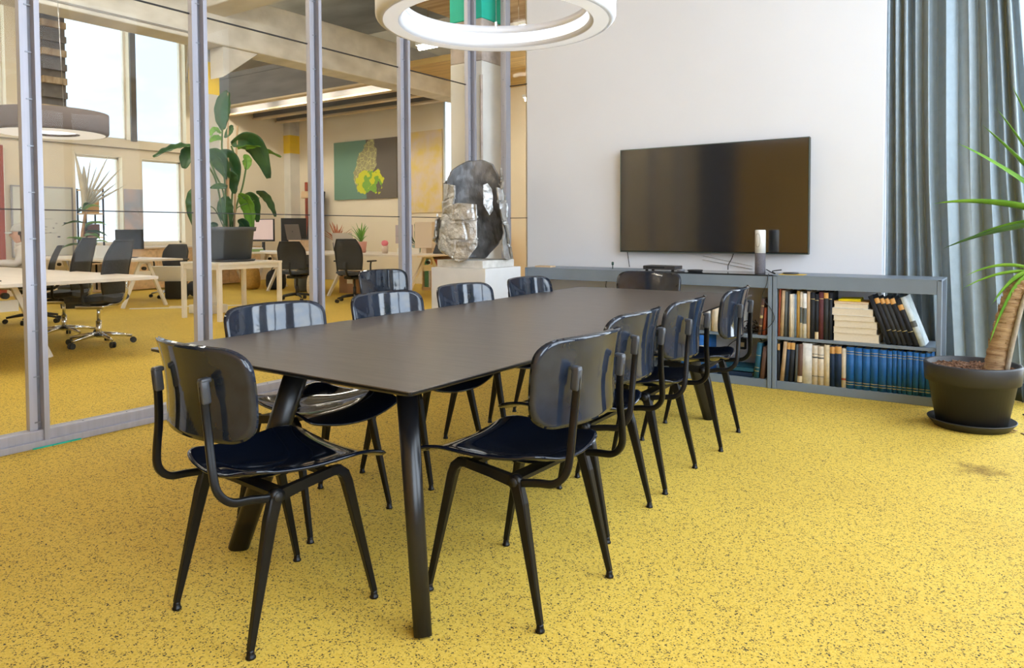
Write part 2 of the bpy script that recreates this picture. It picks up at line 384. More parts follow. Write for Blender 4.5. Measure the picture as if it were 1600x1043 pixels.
# glass partition: aluminium mullions every 0.94 m, sill rail, three stacked panes per bay
MY = [-1.10, -0.15, 0.81, 1.757, 2.731, 3.66, 4.61, 5.52]
def mullion(name, c, along):
    """aluminium mullion: flat flange, dark groove, bright fin, clips every 0.25 m; along = direction of the glass"""
    a = Vector(along); nrm = Vector((a.y, -a.x, 0)) if a.y else Vector((0, -1, 0))
    fr = (c, a, nrm, (0, 0, 1)); t = MB()
    t.prism([(-0.042, -0.02), (-0.004, -0.02), (-0.004, 0.022), (-0.042, 0.022)], 0, 4.4, fr)
    t.prism([(0.016, -0.02), (0.042, -0.02), (0.042, 0.055), (0.016, 0.055)], 0, 4.4, fr)
    o = struct(t.build(name, ALU))
    g = MB().prism([(-0.006, -0.02), (0.018, -0.02), (0.018, 0.008), (-0.006, 0.008)], 0, 4.4, fr)
    g.build('groove', ALU_DK, o)
    cl = MB()
    z = 0.13
    while z < 4.3:
        p = Vector(c)+a*0.0+nrm*0.024+Vector((0, 0, z))
        cl.bar(p-a*0.018, p+a*0.012, 0.005, 0.006); z += 0.245
    cl.build('clip', mat('steel clip', (.30, .31, .34), .4, .6), o)
    return o
for k, y in enumerate(MY): mullion('trim_mullion_%d' % (k+1), (GX, y, 0), (0, 1, 0))
mullion('trim_mullion_9', (-4.10, WY, 0), (1, 0, 0))
rail = MB().box((GX+0.005, 2.2, 0.045), (0.07, 7.3, 0.09), bev=0.004).box((GX+0.045, 2.2, 0.018), (0.03, 7.3, 0.036), bev=0.003)
for k in range(28): rail.lathe([(0.006, 0), (0.005, 0.004)], 8, (GX+0.02, -1.2+k*0.245, 0.09))
struct(rail.build('trim_sill_rail', ALU))
struct(MB().box((GX+0.064, 1.83, 0.003), (0.012, 0.24, 0.006)).build('trim_sill_tape', TEAL))
edges = [BY]+MY
for k in range(len(edges)-1):
    y0, y1 = edges[k], edges[k+1]
    wo = thing('window_%d' % (k+5), 'glazed bay of the partition', 'window', (GX-0.008, (y0+y1)/2, 0)); wo['kind'] = 'structure'
    L = y1-y0-0.01
    for z0, z1 in ((0.09, 1.263), (1.267, 2.513), (2.519, 4.4)):
        MB().box((0, 0, (z0+z1)/2), (0.010, L, z1-z0)).build('pane', GLASS, wo)
    MB().box((0, 0, 1.265), (0.012, L, 0.006)).box((0, 0, 2.516), (0.012, L, 0.008)).build('joint', BLACKR, wo)
wo = thing('window_13', 'glazed strip beside the white wall', 'window', (-3.975, WY+0.012, 0)); wo['kind'] = 'structure'
for z0, z1 in ((0.0, 1.263), (1.267, 2.513), (2.519, 4.4)):
    MB().box((0, 0, (z0+z1)/2), (0.235, 0.010, z1-z0)).build('pane', GLASS, wo)
MB().box((0, 0, 1.265), (0.235, 0.012, 0.006)).box((0, 0, 2.516), (0.235, 0.012, 0.008)).build('joint', BLACKR, wo)
# concrete corner column with painted bands
cc, cs = (-4.445, 5.80), (0.39, 0.36)
struct(MB().box((cc[0]-0.01, cc[1], 1.38), (cs[0], cs[1], 2.76), bev=0.01).build('wall_corner_column', PLASTER))
struct(MB().box((cc[0]-0.01, cc[1], 2.96), (cs[0], cs[1], 0.40), bev=0.012).build('wall_corner_column_concrete', mat('raw column concrete', (0.50, 0.43, 0.38), 0.9, var=0.2, vscale=9, bump=0.6, bscale=18)))
struct(MB().box((cc[0]-0.01, cc[1], 3.78), (cs[0]+.004, cs[1]+.004, 1.24), bev=0.008).build('wall_corner_column_band', TEAL))
struct(MB().bar((-4.262, 5.612, 1.7), (-4.262, 5.612, 2.62), 0.03, 0.02).build('trim_column_scar', mat('raw column concrete', (0.5, 0.43, 0.38))))

# ------------------------------------------------------------------ the office shell beyond the glass
OX, OY = -15.0, 12.0
ops = [(1.2, 2.35, 3.0, 5.45), (2.5, 3.6, 3.0, 5.45), (4.75, 5.72, 3.0, 5.45), (6.73, 7.94, 3.02, 5.45), (8.06, 9.16, 3.01, 5.45),  # the unseen ones towards the rear are added for more daylight
       (1.3, 2.5, 0.92, 2.66), (2.9, 3.8, 0.92, 2.66), (4.85, 5.66, 0.92, 2.66), (6.86, 7.76, 0.92, 2.66), (8.17, 9.09, 0.92, 2.66)]
ys = sorted({-1.8, 12.2}.union(*[{a, b} for a, b, _, _ in ops])); zs = sorted({0, 5.7}.union(*[{c, d} for _, _, c, d in ops]))
mb = MB()
for i in range(len(ys)-1):
    z0 = None
    for j in range(len(zs)-1):
        yc, zc = (ys[i]+ys[i+1])/2, (zs[j]+zs[j+1])/2
        if any(a < yc < b and c < zc < d for a, b, c, d in ops): continue
        mb.box((OX-0.15, yc, zc), (0.3, ys[i+1]-ys[i], zs[j+1]-zs[j]))
struct(mb.build('wall_office_far', CREAM))
for k, (a, b, c, d) in enumerate(ops):
    wo = thing('window_%d' % (k+14), 'window of the office beyond the glass', 'window', (OX-0.18, (a+b)/2, (c+d)/2)); wo['kind'] = 'structure'
    f = MB(); Wd, Hd = b-a, d-c
    for s_ in (-1, 1):
        f.box((0, s_*(Wd/2-.02), 0), (0.06, 0.04, Hd)); f.box((0, 0, s_*(Hd/2-.02)), (0.06, Wd, 0.04))
    f.build('window_frame', WOODW, wo)
    MB().box((0, 0, 0), (0.01, Wd-.06, Hd-.06)).build('window_pane', GLASS, wo)
# end wall of the office (painting wall) with one tall window
mb = MB().box((-12.6, OY+0.1, 2.85), (4.98, 0.2, 5.7)).box((-6.9, OY+0.1, 2.85), (5.7, 0.2, 5.7))
mb.box((-9.93, OY+0.1, 0.65), (0.36, 0.2, 1.3)).box((-9.93, OY+0.1, 4.8), (0.36, 0.2, 1.8))
struct(mb.build('wall_office_end', CREAM))
wo = thing('window_24', 'tall narrow window beside the pale map', 'window', (-9.93, OY+0.1, 2.6)); wo['kind'] = 'structure'
f = MB()
for s_ in (-1, 1): f.box((s_*0.16, -0.06, 0), (0.05, 0.1, 2.6)); f.box((0, -0.06, s_*1.28), (0.36, 0.1, 0.05))
f.build('window_frame', mat('pale blue frame', (0.62, 0.70, 0.78), 0.5), wo)
MB().box((0, 0, 0), (0.3, 0.01, 2.56)).build('window_pane', GLASS, wo)
struct(MB().box((-7.2, -1.75, 2.85), (15.9, 0.1, 5.7)).build('wall_office_rear', CREAM))
# beyond the TV wall the office carries on behind it
struct(MB().box((-3.9, 9.0, 2.2), (0.1, 6.2, 4.4)).build('wall_office_return', CREAM))
# columns with yellow bands, beam and haunches
def column(name, x, y, sx, sy, top):
    struct(MB().box((x, y, 1.53), (sx, sy, 3.06)).build('wall_'+name, PLASTER))
    struct(MB().box((x, y, 3.28), (sx+.01, sy+.01, 0.44)).build('wall_'+name+'_band', YEL))
    struct(MB().box((x, y, (3.5+top)/2), (sx, sy, top-3.5)).build('wall_'+name+'_head', CONC))
    struct(MB().box((x, y, 0.06), (sx+.1, sy+.1, 0.12), bev=0.01).build('baseboard_'+name, PLASTER))
column('column_office', -9.50, 6.085, 0.30, 0.26, 4.4)
column('pilaster_office', -14.88, 11.86, 0.24, 0.28, 5.6)
mb = MB().box((-9.14, 5.2, 4.02), (0.42, 13.8, 0.72), bev=0.02)
for y, s_ in ((6.05, 1),): mb.prism([(0, 3.66), (0.55*s_, 3.66), (0, 3.25)], -0.15, 0.15, ((-9.14, y, 0), (0, 1, 0), (0, 0, 1), (1, 0, 0)))
struct(mb.build('ceiling_beam_long', CONC))
for k, y in enumerate((2.6, 5.85)):
    mb = MB().box((-8.2, y, 4.22), (1.8, 0.42, 0.36), bev=0.02)
    mb.prism([(-8.95, 3.7), (-8.95, 4.1), (-8.0, 4.1)], y-0.18, y+0.18, ((0, 0, 0), (1, 0, 0), (0, 0, 1), (0, -1, 0)))
    mb.box((-5.85, y, 4.28), (3.0, 0.34, 0.26), bev=0.02)
    struct(mb.build('ceiling_beam_cross_%d' % (k+1), CONC))
struct(MB().tube([(-8.92, -1.5, 3.72), (-8.92, 5.5, 3.72), (-8.98, 5.55, 3.6), (-9.06, 5.55, 3.1)], 0.014, 6).build('trim_conduit', mat('grey conduit', (0.35, 0.34, 0.33), 0.6)))
# dark soffit with joists over the far end of the office
struct(MB().box((-12.1, 10.7, 4.42), (5.7, 2.6, 0.1)).build('ceiling_soffit', DARKJ))
for k, y in enumerate((9.45, 10.15, 10.85, 11.5)):
    struct(MB().box((-12.1, y, 4.08), (5.6, 0.12, 0.56)).build('ceiling_joist_%d' % (k+1), DARKJ))
    struct(MB().box((-12.1, y, 3.785), (5.6, 0.16, 0.035)).build('trim_lit_joist_edge_%d' % (k+1), JOISTLIT))  # lamplight on the joist undersides is put into this paler colour
struct(MB().box((-6.7, 10.7, 4.0), (4.6, 2.5, 0.1)).build('ceiling_timber', mat('timber soffit boards', (0.42, 0.30, 0.12), 0.7, col2=(0.62, 0.44, 0.16), vscale=5, stretch=(0.2, 5, 1))))
for k in range(9):
    struct(MB().box((OX+0.06, 6.50, 3.2+k*0.26), (0.10, 0.42, 0.12)).build('trim_louvre_%d' % (k+1), DARKJ if k % 2 == 0 else CONC_BR))
struct(MB().box((OX+0.012, 6.50, 4.3), (0.02, 0.44, 2.4)).build('trim_louvre_backing', DARKJ))
struct(MB().box((OX+0.02, 8.0, 4.2), (0.06, 0.11, 2.4)).build('trim_mullion_office', DARKJ))
struct(MB().box((OX+0.015, 6.1, 2.84), (0.03, 6.5, 0.02)).build('trim_office_ledge', mat('dark brown ledge', (0.30, 0.25, 0.18), 0.8)))  # thin dark brown strip along the far wall
for k, (y, x) in enumerate(((5.55, OX+0.05),)):
    struct(MB().box((x, y, 1.35), (0.1, 0.12, 2.7)).build('trim_red_post', mat('red oxide paint', (0.33, 0.07, 0.04), 0.6, var=0.08)))
for k, x in enumerate((-14.62, -15.0+0.12)):
    pass
for k, x in enumerate((-14.95, -14.6)):
    struct(MB().tube([(x+0.15, OY-0.06, 0), (x+0.15, OY-0.06, 2.35)], 0.035, 8).build('trim_red_pipe_%d' % (k+1), mat('red oxide paint', (0.33, 0.07, 0.04))))

# outside: ground far below and a hazy skyline
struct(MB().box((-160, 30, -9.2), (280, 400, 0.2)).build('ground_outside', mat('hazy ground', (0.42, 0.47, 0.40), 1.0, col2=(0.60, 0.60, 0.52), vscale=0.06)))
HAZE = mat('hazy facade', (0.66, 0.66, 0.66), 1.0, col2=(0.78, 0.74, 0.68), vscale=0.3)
for k, (x, y, wd, h) in enumerate(((-150, 58, 14, 13), (-160, 80, 18, 10), (-140, 92, 9, 16), (-185, 118, 26, 11), (-130, 45, 10, 12))):
    t = thing('distant_building', ['hazy pale block far outside, between the two lower office windows at left', 'wide low hazy building on the far skyline', 'tallest hazy tower on the far skyline', 'wide hazy block at the right end of the far skyline', 'hazy block on the skyline near the person with the cap'][k], 'building', (x, y, -9.1), 0.1*k, 'buildings on the skyline')
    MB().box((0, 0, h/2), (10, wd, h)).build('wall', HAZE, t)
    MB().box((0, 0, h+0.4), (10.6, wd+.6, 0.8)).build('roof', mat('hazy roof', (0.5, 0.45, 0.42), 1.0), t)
    wm = MB()
    for r_ in range(int(h/3)): wm.box((5.02, 0, 2+r_*3), (0.06, wd*0.86, 1.2))
    wm.build('window_band', mat('hazy glazing', (0.40, 0.45, 0.52), 0.6), t)

# ================================================================== MEETING TABLE
TZ = 0.730
tc0 = Vector((-1.985, 3.06, 0)); trot = 0.0
tb = thing('meeting_table', 'long dark umber meeting table with thin top and slanted black legs', 'table', tc0)
near = [(-2.555, 1.402), (-1.290, 1.388)]; far = [(-1.432, 4.735), (-2.700, 4.748)]
def roundpoly(P, r, n=5):
    out = []
    for i, p in enumerate(P):
        p = Vector(p); a = (Vector(P[i-1])-p).normalized(); b = (Vector(P[(i+1) % len(P)])-p).normalized()
        for k in range(n+1):
            t = k/n; q = p + a*r*(1-t)**2 + b*r*t**2; out.append((q.x, q.y))
    return out
edge = [near[0], near[1], (-1.30, 3.05), far[0], far[1], (-2.60, 3.05)]
P = [(x-tc0.x, y-tc0.y) for x, y in roundpoly(edge, 0.02)]
cen = (0, 0)
def shrink(P, d): return [(x-math.copysign(d, x), y-math.copysign(d, y)) for x, y in P]
t = MB(); n = len(P); lo = shrink(P, 0.035)
t.prism(P, TZ-0.003, TZ).build('tabletop', TABLETOP, tb)
t = MB(); vs = [(x, y, TZ-0.003) for x, y in P]+[(x, y, TZ-0.009) for x, y in P]+[(x, y, TZ-0.024) for x, y in lo]
t.add(vs, [tuple(range(n)), tuple(range(2*n, 3*n))[::-1]]+[(i+a*n, (i+1) % n+a*n, (i+1) % n+(a+1)*n, i+(a+1)*n) for i in range(n) for a in (0, 1)])
t.build('tabletop_core', BLACKST, tb)
PILL = [(0.0+math.cos(a)*0.5+(0.5 if math.cos(a) > 0 else -0.5), math.sin(a)) for a in [2*PI*(k+0.5)/16 for k in range(16)]]
for bx_, by_, sx, sy in ((-1.385, 1.535, 1, -1), (-2.318, 1.585, -1, -1), (-1.555, 4.31, 1, 1), (-2.50, 4.32, -1, 1)):
    base = Vector((bx_, by_, 0))-tc0; d = Vector((-sx, -sy, 0)).normalized()
    top = base + Vector((-sx*(0.165 if sx > 0 else 0.23), -sy*0.115, TZ-0.022))
    lg = MB()
    nrm = Vector((0, 0, 1)).cross(d)
    lg.tube([base+Vector((0, 0, 0)), base.lerp(top, 0.5), top], [(0.026, 0.036), (0.029, 0.040), (0.033, 0.043)], sec=[(a, b) for b, a in PILL] and [(y_, x_) for x_, y_ in [(q[0]*1.0, q[1]) for q in PILL]], up=d)
    l = lg.build('leg', mat('black satin table leg', (0.008, 0.008, 0.010), 0.28, spec=0.5, var=0.1), tb)
br = MB()
for s_ in (-1, 1):
    br.bar((-0.42, s_*1.30, TZ-0.04), (0.42, s_*1.30, TZ-0.04), 0.06, 0.03)
br.bar((0, -1.3, TZ-0.04), (0, 1.3, TZ-0.04), 0.08, 0.03)
br.build('underframe', BLACKST, tb)

# ================================================================== MOULDED CHAIRS
def make_chair():
    t = thing('moulded_chair', '', 'chair', (0, 0, 0))
    # seat shell: rounded rear, wider front with swept corners, dished
    def rnd_outline(P, rr, n):
        out = []
        for i, p in enumerate(P):
            p = Vector(p); a_ = Vector(P[i-1])-p; b_ = Vector(P[(i+1) % len(P)])-p
            la, lb = min(rr[i], a_.length*.49), min(rr[i], b_.length*.49); a_ = a_.normalized()*la; b_ = b_.normalized()*lb
            for k in range(n+1):
                t_ = k/n; q = p+a_*(1-t_)**2+b_*t_**2; out.append((q.x, q.y))
        dense = []
        for i, p in enumerate(out):
            q = out[(i+1) % len(out)]; m_ = max(1, int(math.hypot(q[0]-p[0], q[1]-p[1])/0.016)); dense += [(p[0]+(q[0]-p[0])*k/m_, p[1]+(q[1]-p[1])*k/m_) for k in range(m_)]
        return dense
    so = rnd_outline([(-.178, -.207), (0, -.216), (.178, -.207), (.226, .10), (.236, .258), (0, .288), (-.236, .258), (-.226, .10)], [.085, .12, .085, .14, .034, .2, .034, .14], 7)
    def seatz(x, y):
        v = (y+.205)/.48; hw = .172+.066*max(0, min(1, v)); s = abs(x)/hw
        z = .450+.040*s**2.3*(1-.55*max(0, v))+.016*max(0, .18-v)/.18-.020*math.exp(-((v-.40)/.28)**2)*(1-.3*s)-.040*max(0, (v-.70)/.30)**2*(1-.25*s**3)+.012*v
        return (x, y, z)
    MB().plate(so, seatz, .011, 14).build('seat', BLACKPL, t)
    bo_ = rnd_outline([(-.236, -.125), (0, -.131), (.236, -.125), (.243, 0), (.246, .127), (0, .133), (-.246, .127), (-.243, 0)], [.085, .16, .085, .1, .085, .16, .085, .1], 8)
    def backz(x, zq):
        s = abs(x)/.246; q = zq/.13
        return (x, -0.262+0.060*s**2.0-0.030*(q*0.5+0.5)+0.012*(1-q*q), 0.708+zq)
    MB().plate(bo_, backz, -.010, 12).build('backrest', BLACKBK, t)
    for s_ in (-1, 1):
        hole = Vector((s_*0.186, -0.115, 0.408))
        # front half: rail and bent front leg; rear leg; bent tube to the back
        rail_ = [hole, Vector((s_*0.183, -0.02, 0.420)), Vector((s_*0.180, 0.085, 0.430))]
        m = MB(); m.tube(rail_, [(0.010, 0.017), (0.010, 0.014), (0.010, 0.013)], sec=[(-1, -1), (1, -1), (1, 1), (-1, 1)], up=(0, 0, 1), smooth=False)
        m.lathe([(0.0, -0.011), (0.022, -0.011), (0.022, 0.011), (0.0, 0.011)], 18, (0, 0, 0), True, False)
        # rotate the knuckle disc to face sideways
        nv = 18*4; o_ = len(m.v)-nv
        for k in range(o_, len(m.v)):
            x, y, z = m.v[k]; m.v[k] = (hole.x+z, hole.y+x, hole.z+y)
        fr = m.build('side_rail', BLACKST, t)
        pin = MB().lathe([(0.0, 0), (0.013, 0), (0.013, 0.003), (0.0, 0.003)], 14, caps=False)
        for k in range(len(pin.v)):
            x, y, z = pin.v[k]; pin.v[k] = (hole.x+s_*(0.0105+z), hole.y+x, hole.z+y)
        pin.build('pivot_hole', BLACKR, fr)
        foot_f = Vector((s_*0.205, 0.212, 0.022)); foot_r = Vector((s_*0.205, -0.212, 0.022))
        bend = [Vector((s_*0.180, 0.070, 0.430)), Vector((s_*0.181, 0.100, 0.428)), Vector((s_*0.183, 0.118, 0.412)), Vector((s_*0.185, 0.128, 0.385))]
        SQ = [(-1, -.75), (-.75, -1), (.75, -1), (1, -.75), (1, .75), (.75, 1), (-.75, 1), (-1, .75)]
        lf = MB().tube(bend+[foot_f], [(0.011, 0.013), (0.012, 0.015), (0.013, 0.016), (0.013, 0.016), (0.008, 0.009)], sec=SQ, up=(0, 1, 0.6), smooth=False).build('leg', BLACKST, t)
        lr = MB().tube([hole+Vector((0, -0.004, -0.005)), hole+Vector((s_*.002, -0.022, -0.06)), foot_r], [(0.012, 0.019), (0.014, 0.018), (0.008, 0.009)], sec=SQ, up=(0, 1, 0), smooth=False).build('leg', BLACKST, t)
        for l_, ft in ((lf, foot_f), (lr, foot_r)):
            MB().lathe([(0.0085, 0.024), (0.0105, 0.018), (0.011, 0.008), (0.014, 0.005), (0.014, 0.0)], 12, (ft.x, ft.y, 0)).build('foot_glide', CLAMPG if False else BLACKST, l_)
        tp = [hole+Vector((0, -0.01, -0.002)), Vector((s_*0.178, -0.20, 0.418))] + arc((s_*0.172, -0.222, 0.468), 0.050, -PI/2, -PI, 6, ((0, 1, 0), (0, 0, 1)))
        tp = [hole+Vector((0, -0.01, -0.002)), Vector((s_*0.178, -0.19, 0.416)), Vector((s_*0.175, -0.235, 0.421)), Vector((s_*0.170, -0.264, 0.440)), Vector((s_*0.164, -0.280, 0.470)), Vector((s_*0.155, -0.284, 0.52)), Vector((s_*0.140, -0.284, 0.60)), Vector((s_*0.132, -0.288, 0.68)), Vector((s_*0.132, -0.293, 0.738))]
        MB().tube(smoothline(tp, 4), (0.0075, 0.0105), sec=SQ, up=None, smooth=True).build('back_tube', BLACKST, t)
        # grey clamp that grips the backrest
        MB().box((s_*0.132, -0.289, 0.722), (0.024, 0.026, 0.066), rot=rx(0.10), bev=0.006, seg=3).box((s_*0.132, -0.288, 0.752), (0.024, 0.030, 0.014), rot=rx(0.10), bev=0.005, seg=3).build('clamp', CLAMPG, t)
    MB().bar((-0.186, -0.10, 0.412), (0.186, -0.10, 0.412), 0.05, 0.012).bar((-0.18, 0.07, 0.425), (0.18, 0.07, 0.425), 0.035, 0.012).build('cross_rail', BLACKST, t)
    return t
chair0 = make_chair()
CH = [  # x, y, heading (0 faces +y), label
    (-1.875, 1.414, -0.08, 'black moulded chair at the near short end of the table, back to us at left'),
    (-1.327, 1.945, PI/2-0.02, 'nearest of four black chairs on the right long side, beside the front table leg'),
    (-1.462, 2.575, PI/2+0.045, 'second nearest black chair along the right side of the table'),
    (-1.490, 3.160, PI/2+0.056, 'third nearest black chair along the right side of the table'),
    (-1.510, 3.893, PI/2+0.10, 'farthest black chair along the right side of the table, before the bookcase'),
    (-2.353, 1.970, -PI/2+0.0, 'nearest black chair on the glass side of the table, white window reflections on its back'),
    (-2.360, 2.640, -PI/2+0.02, 'second nearest black chair on the glass side of the table'),
    (-2.400, 3.300, -PI/2+0.0, 'third nearest black chair on the glass side, in front of the white plinth left face'),
    (-2.430, 4.010, -PI/2+0.0, 'farthest black chair on the glass side, in front of the plinth right face'),
    (-3.930, 4.170, -PI/2-0.05, 'spare black chair standing away from the table against the glass partition'),
    (-2.270, 4.770, PI+0.0, 'black chair at the far short end of the table, facing us below the television'),
]
for k, (x, y, a, lab) in enumerate(CH):
    if k == 0: chair0.location = (x, y, 0); chair0.rotation_euler = (0, 0, a); chair0['label'] = lab; chair0['group'] = 'black moulded chairs'
    else: dup(chair0, (x, y, 0), a, lab)

# ================================================================== RING LAMP
def ring_lamp(name, label, loc, R, band, h, wires, outer, top, lower=.36):
    t = thing(name, label, 'lamp', loc)
    r0 = 0.03
    prof = [(R-band, 0.02), (R-band+0.02, 0.0)] + [(R-r0+r0*math.sin(a), r0-r0*math.cos(a)) for a in [PI/2*k/6 for k in range(7)]] + [(R, h), (R-0.012, h), (R-0.012, h*0.45), (R-band, h*0.45)]
    n = len(prof); seg = 72; m = MB()
    vs = [(r*math.cos(2*PI*k/seg), r*math.sin(2*PI*k/seg), z) for r, z in prof for k in range(seg)]
    m.add(vs, [(i*seg+k, i*seg+(k+1) % seg, ((i+1) % n)*seg+(k+1) % seg, ((i+1) % n)*seg+k) for i in range(n) for k in range(seg)], True)
    m.build('ring_shade', outer, t)
    Ri = R-band
    MB().sheet(lambda u, v: ((Ri+.022+(band-.06)*v)*math.cos(2*PI*u), (Ri+.022+(band-.06)*v)*math.sin(2*PI*u), -.001), 72, 1).build('underside_glow', mat('glowing white underside', (.92, .93, .96), .6, emit=lower), t)  # emission added so the underside of the ring reads bright
    d = MB(); pr = [(Ri-0.004, 0.022), (Ri+0.004, 0.022), (Ri+0.004, 0.075), (Ri-0.004, 0.075)]
    vs = [(r*math.cos(2*PI*k/seg), r*math.sin(2*PI*k/seg), z) for r, z in pr for k in range(seg)]
    d.add(vs, [(i*seg+k, i*seg+(k+1) % seg, ((i+1) % 4)*seg+(k+1) % seg, ((i+1) % 4)*seg+k) for i in range(4) for k in range(seg)], True)
    d.build('diffuser', LAMPON, t)
    pr = [(Ri-0.006, 0.077), (Ri+0.008, 0.077), (Ri+0.008, 0.115), (Ri-0.006, 0.115)]; d = MB()
    vs = [(r*math.cos(2*PI*k/seg), r*math.sin(2*PI*k/seg), z) for r, z in pr for k in range(seg)]
    d.add(vs, [(i*seg+k, i*seg+(k+1) % seg, ((i+1) % 4)*seg+(k+1) % seg, ((i+1) % 4)*seg+k) for i in range(4) for k in range(seg)], True)
    d.build('inner_rim', WHITEP, t)
    for k in range(wires):
        a = 2*PI*k/wires + 2.2; p = Vector((Ri*math.cos(a), Ri*math.sin(a), 0.0))
        MB().box(p+Vector((0, 0, 0.12)), (0.012, 0.012, 0.05), bev=0.002).build('wire_grip', CHROME, t)
        MB().tube([p+Vector((0, 0, 0.14)), Vector((p.x*0.6, p.y*0.6, top-loc[2]))], 0.0016, 5).build('suspension_wire', CHROME, t)
    return t
ring_lamp('ring_lamp', 'large white ring pendant lamp hanging above the meeting table', (-2.258, 3.10, 2.205), 0.612, 0.135, 0.155, 3, WHITEP, 4.395)

# ================================================================== TELEVISION
tv = thing('television', 'large flat black television mounted on the white wall', 'television', (-2.085, 5.708, 1.392))
MB().box((0, 0.020, 0), (1.535, 0.040, 0.866), bev=0.006).build('casing', mat('dark metal casing', (0.03, 0.035, 0.037), 0.3, 0.6), tv)
MB().box((0, -0.0015, 0.004), (1.519, 0.003, 0.846)).build('screen', mat('dark glossy screen', (0.012, 0.012, 0.013), 0.10, ior=2.1, spec=0.5, var=0.02), tv)
b_ = MB()
for s_ in (-1, 1): b_.box((0, -0.002, s_*0.430), (1.535, 0.006, 0.006))
for s_ in (-1, 1): b_.box((s_*0.7645, -0.002, 0), (0.006, 0.006, 0.866))
b_.build('bezel', mat('bezel steel', (0.12, 0.17, 0.17), 0.3, 0.8), tv)
MB().box((0, 0.052, 0), (0.5, 0.026, 0.4)).build('wall_bracket', BLACKST, tv)

# ================================================================== BOOKCASES
BF, BD = 5.396, 0.372       # front plane and depth
def bookcase(label, x0, x1, glass_top=False):
    W_ = x1-x0; t = thing('bookcase', label, 'bookcase', (x0, BF, 0), 0, 'grey steel bookcases along the back wall')
    m = MB(); pw = 0.028
    for x in (pw/2+.001, W_-pw/2-.001):
        for y in (0.02, BD-0.02): MB().box((x, y, 0.41), (pw, 0.04, 0.82), bev=0.003).build('frame_post', GREYST, t)
    MB().box((W_/2, 0.009, 0.772), (W_-.060, 0.016, 0.096), bev=0.002).build('fascia', GREYST, t)
    MB().box((W_/2, BD/2, 0.815), (W_-.002, BD, 0.012), bev=0.002).build('top_panel', GREYDK if glass_top else GREYST, t)
    MB().box((W_/2, BD/2+.005, 0.368), (W_-.06, BD-.012, 0.022), bev=0.002).build('shelf', GREYST, t)
    MB().box((W_/2, BD/2+.005, 0.030), (W_-.06, BD-.012, 0.060), bev=0.003).build('bottom_shelf', GREYST, t)
    return t
bookcase('grey steel bookcase full of old books, right end of the row', -1.490, -0.436)
bookcase('middle grey steel bookcase with dark glass top under the television', -2.560, -1.494, True)
bookcase('left grey steel bookcase, beside the white plinth', -3.630, -2.564)
Z1, Z2 = 0.380, 0.0605
BOOKN = [0]
def book(x, z, th, h, dep, cover, label, lean=0.0, bands=None, y=BF+0.02, group='books in the bookcases', lab_patch=None):
    """upright book, spine towards -y; x = left foot of the spine; lean > 0 tips the top to the right"""
    t = thing('book', label, 'book', (x, y, z), 0, group)
    R_ = ry(lean)
    off = Vector((0, 0, 0))
    if lean < 0: off = Vector((0, 0, th*math.sin(-lean)*0)) + Vector((0, 0, 0))
    def bx(m, c, d, bev=0.0): return m.box(R_ @ Vector(c)+off, d, rot=R_, bev=bev)
    zo = 0.0
    if lean > 0: zo = th*math.sin(lean)
    off = Vector((0, 0, zo))
    m = MB(); ct = 0.003
    bx(m, (ct/2, dep/2, h/2), (ct, dep, h)); bx(m, (th-ct/2, dep/2, h/2), (ct, dep, h)); sp_ = [(th*q_/6, -0.22*th*math.sin(PI*q_/6)*(0.5 if th > .05 else 1)) for q_ in range(7)]; m.add([R_ @ Vector((a_, b_+dy, zz_))+off for zz_ in (0, h) for dy in (0, .003) for a_, b_ in sp_], [(i_+j_*14, i_+1+j_*14, i_+8+j_*14, i_+7+j_*14) for j_ in (0, 1) for i_ in range(6)]+[(i_+j_*7, i_+1+j_*7, i_+15+j_*7, i_+14+j_*7) for j_ in (0, 1) for i_ in range(6)], True)
    m.build('cover', cover, t)
    bx(MB(), (th/2, dep/2+.001, h/2), (th-2*ct, dep-.012, h-.008)).build('pages', PAPER, t)
    def strip_(mm, zc_, hh_): return mm.add([R_ @ Vector((a_, b_+dy-.0008, zc_+s2*hh_/2))+off for s2 in (-1, 1) for dy in (0, .001) for a_, b_ in sp_], [(i_+j_*7, i_+1+j_*7, i_+15+j_*7, i_+14+j_*7) for j_ in (0, 1) for i_ in range(6)]+[(i_+j_*14, i_+1+j_*14, i_+8+j_*14, i_+7+j_*14) for j_ in (0, 1) for i_ in range(6)])
    if bands:
        q = MB()
        for zz, hh in bands[1]: strip_(q, zz*h, hh)
        q.build('spine_band', bands[0], t)
    if lab_patch:
        strip_(MB(), lab_patch[1]*h, lab_patch[2]*h).build('spine_label', lab_patch[0], t)
    return t
def cover(nm, c, r=0.6): return mat('cover '+nm, c, r, var=0.12, vscale=30, spec=0.3)
TAN = cover('tan', (0.52, 0.36, 0.21)); CRM = cover('cream', (0.70, 0.60, 0.46)); BLK = cover('black', (0.018, 0.020, 0.026)); GRY = cover('slate', (0.11, 0.12, 0.12))
MAR = cover('maroon', (0.12, 0.035, 0.04)); RUS = cover('rust', (0.32, 0.07, 0.03)); WHT = cover('white', (0.76, 0.74, 0.70)); BLU = cover('royal blue', (0.015, 0.115, 0.34), 0.45)
NAV = cover('navy', (0.012, 0.03, 0.07)); BRN = cover('brown', (0.14, 0.075, 0.055)); TEA = cover('teal', (0.02, 0.10, 0.15)); PBL = cover('pale blue', (0.20, 0.28, 0.38)); ORP = cover('orange label', (0.66, 0.36, 0.12)); GLD = mat('gilt band', (0.62, 0.50, 0.22), 0.4, 0.3)
MUS = cover('mustard', (0.45, 0.26, 0.06)); ICE = cover('ice blue', (0.62, 0.70, 0.74)); YLB = cover('bright yellow', (0.80, 0.66, 0.01)); DKC = cover('charcoal', (0.035, 0.037, 0.04)); LBL = cover('label cream', (0.66, 0.55, 0.36))
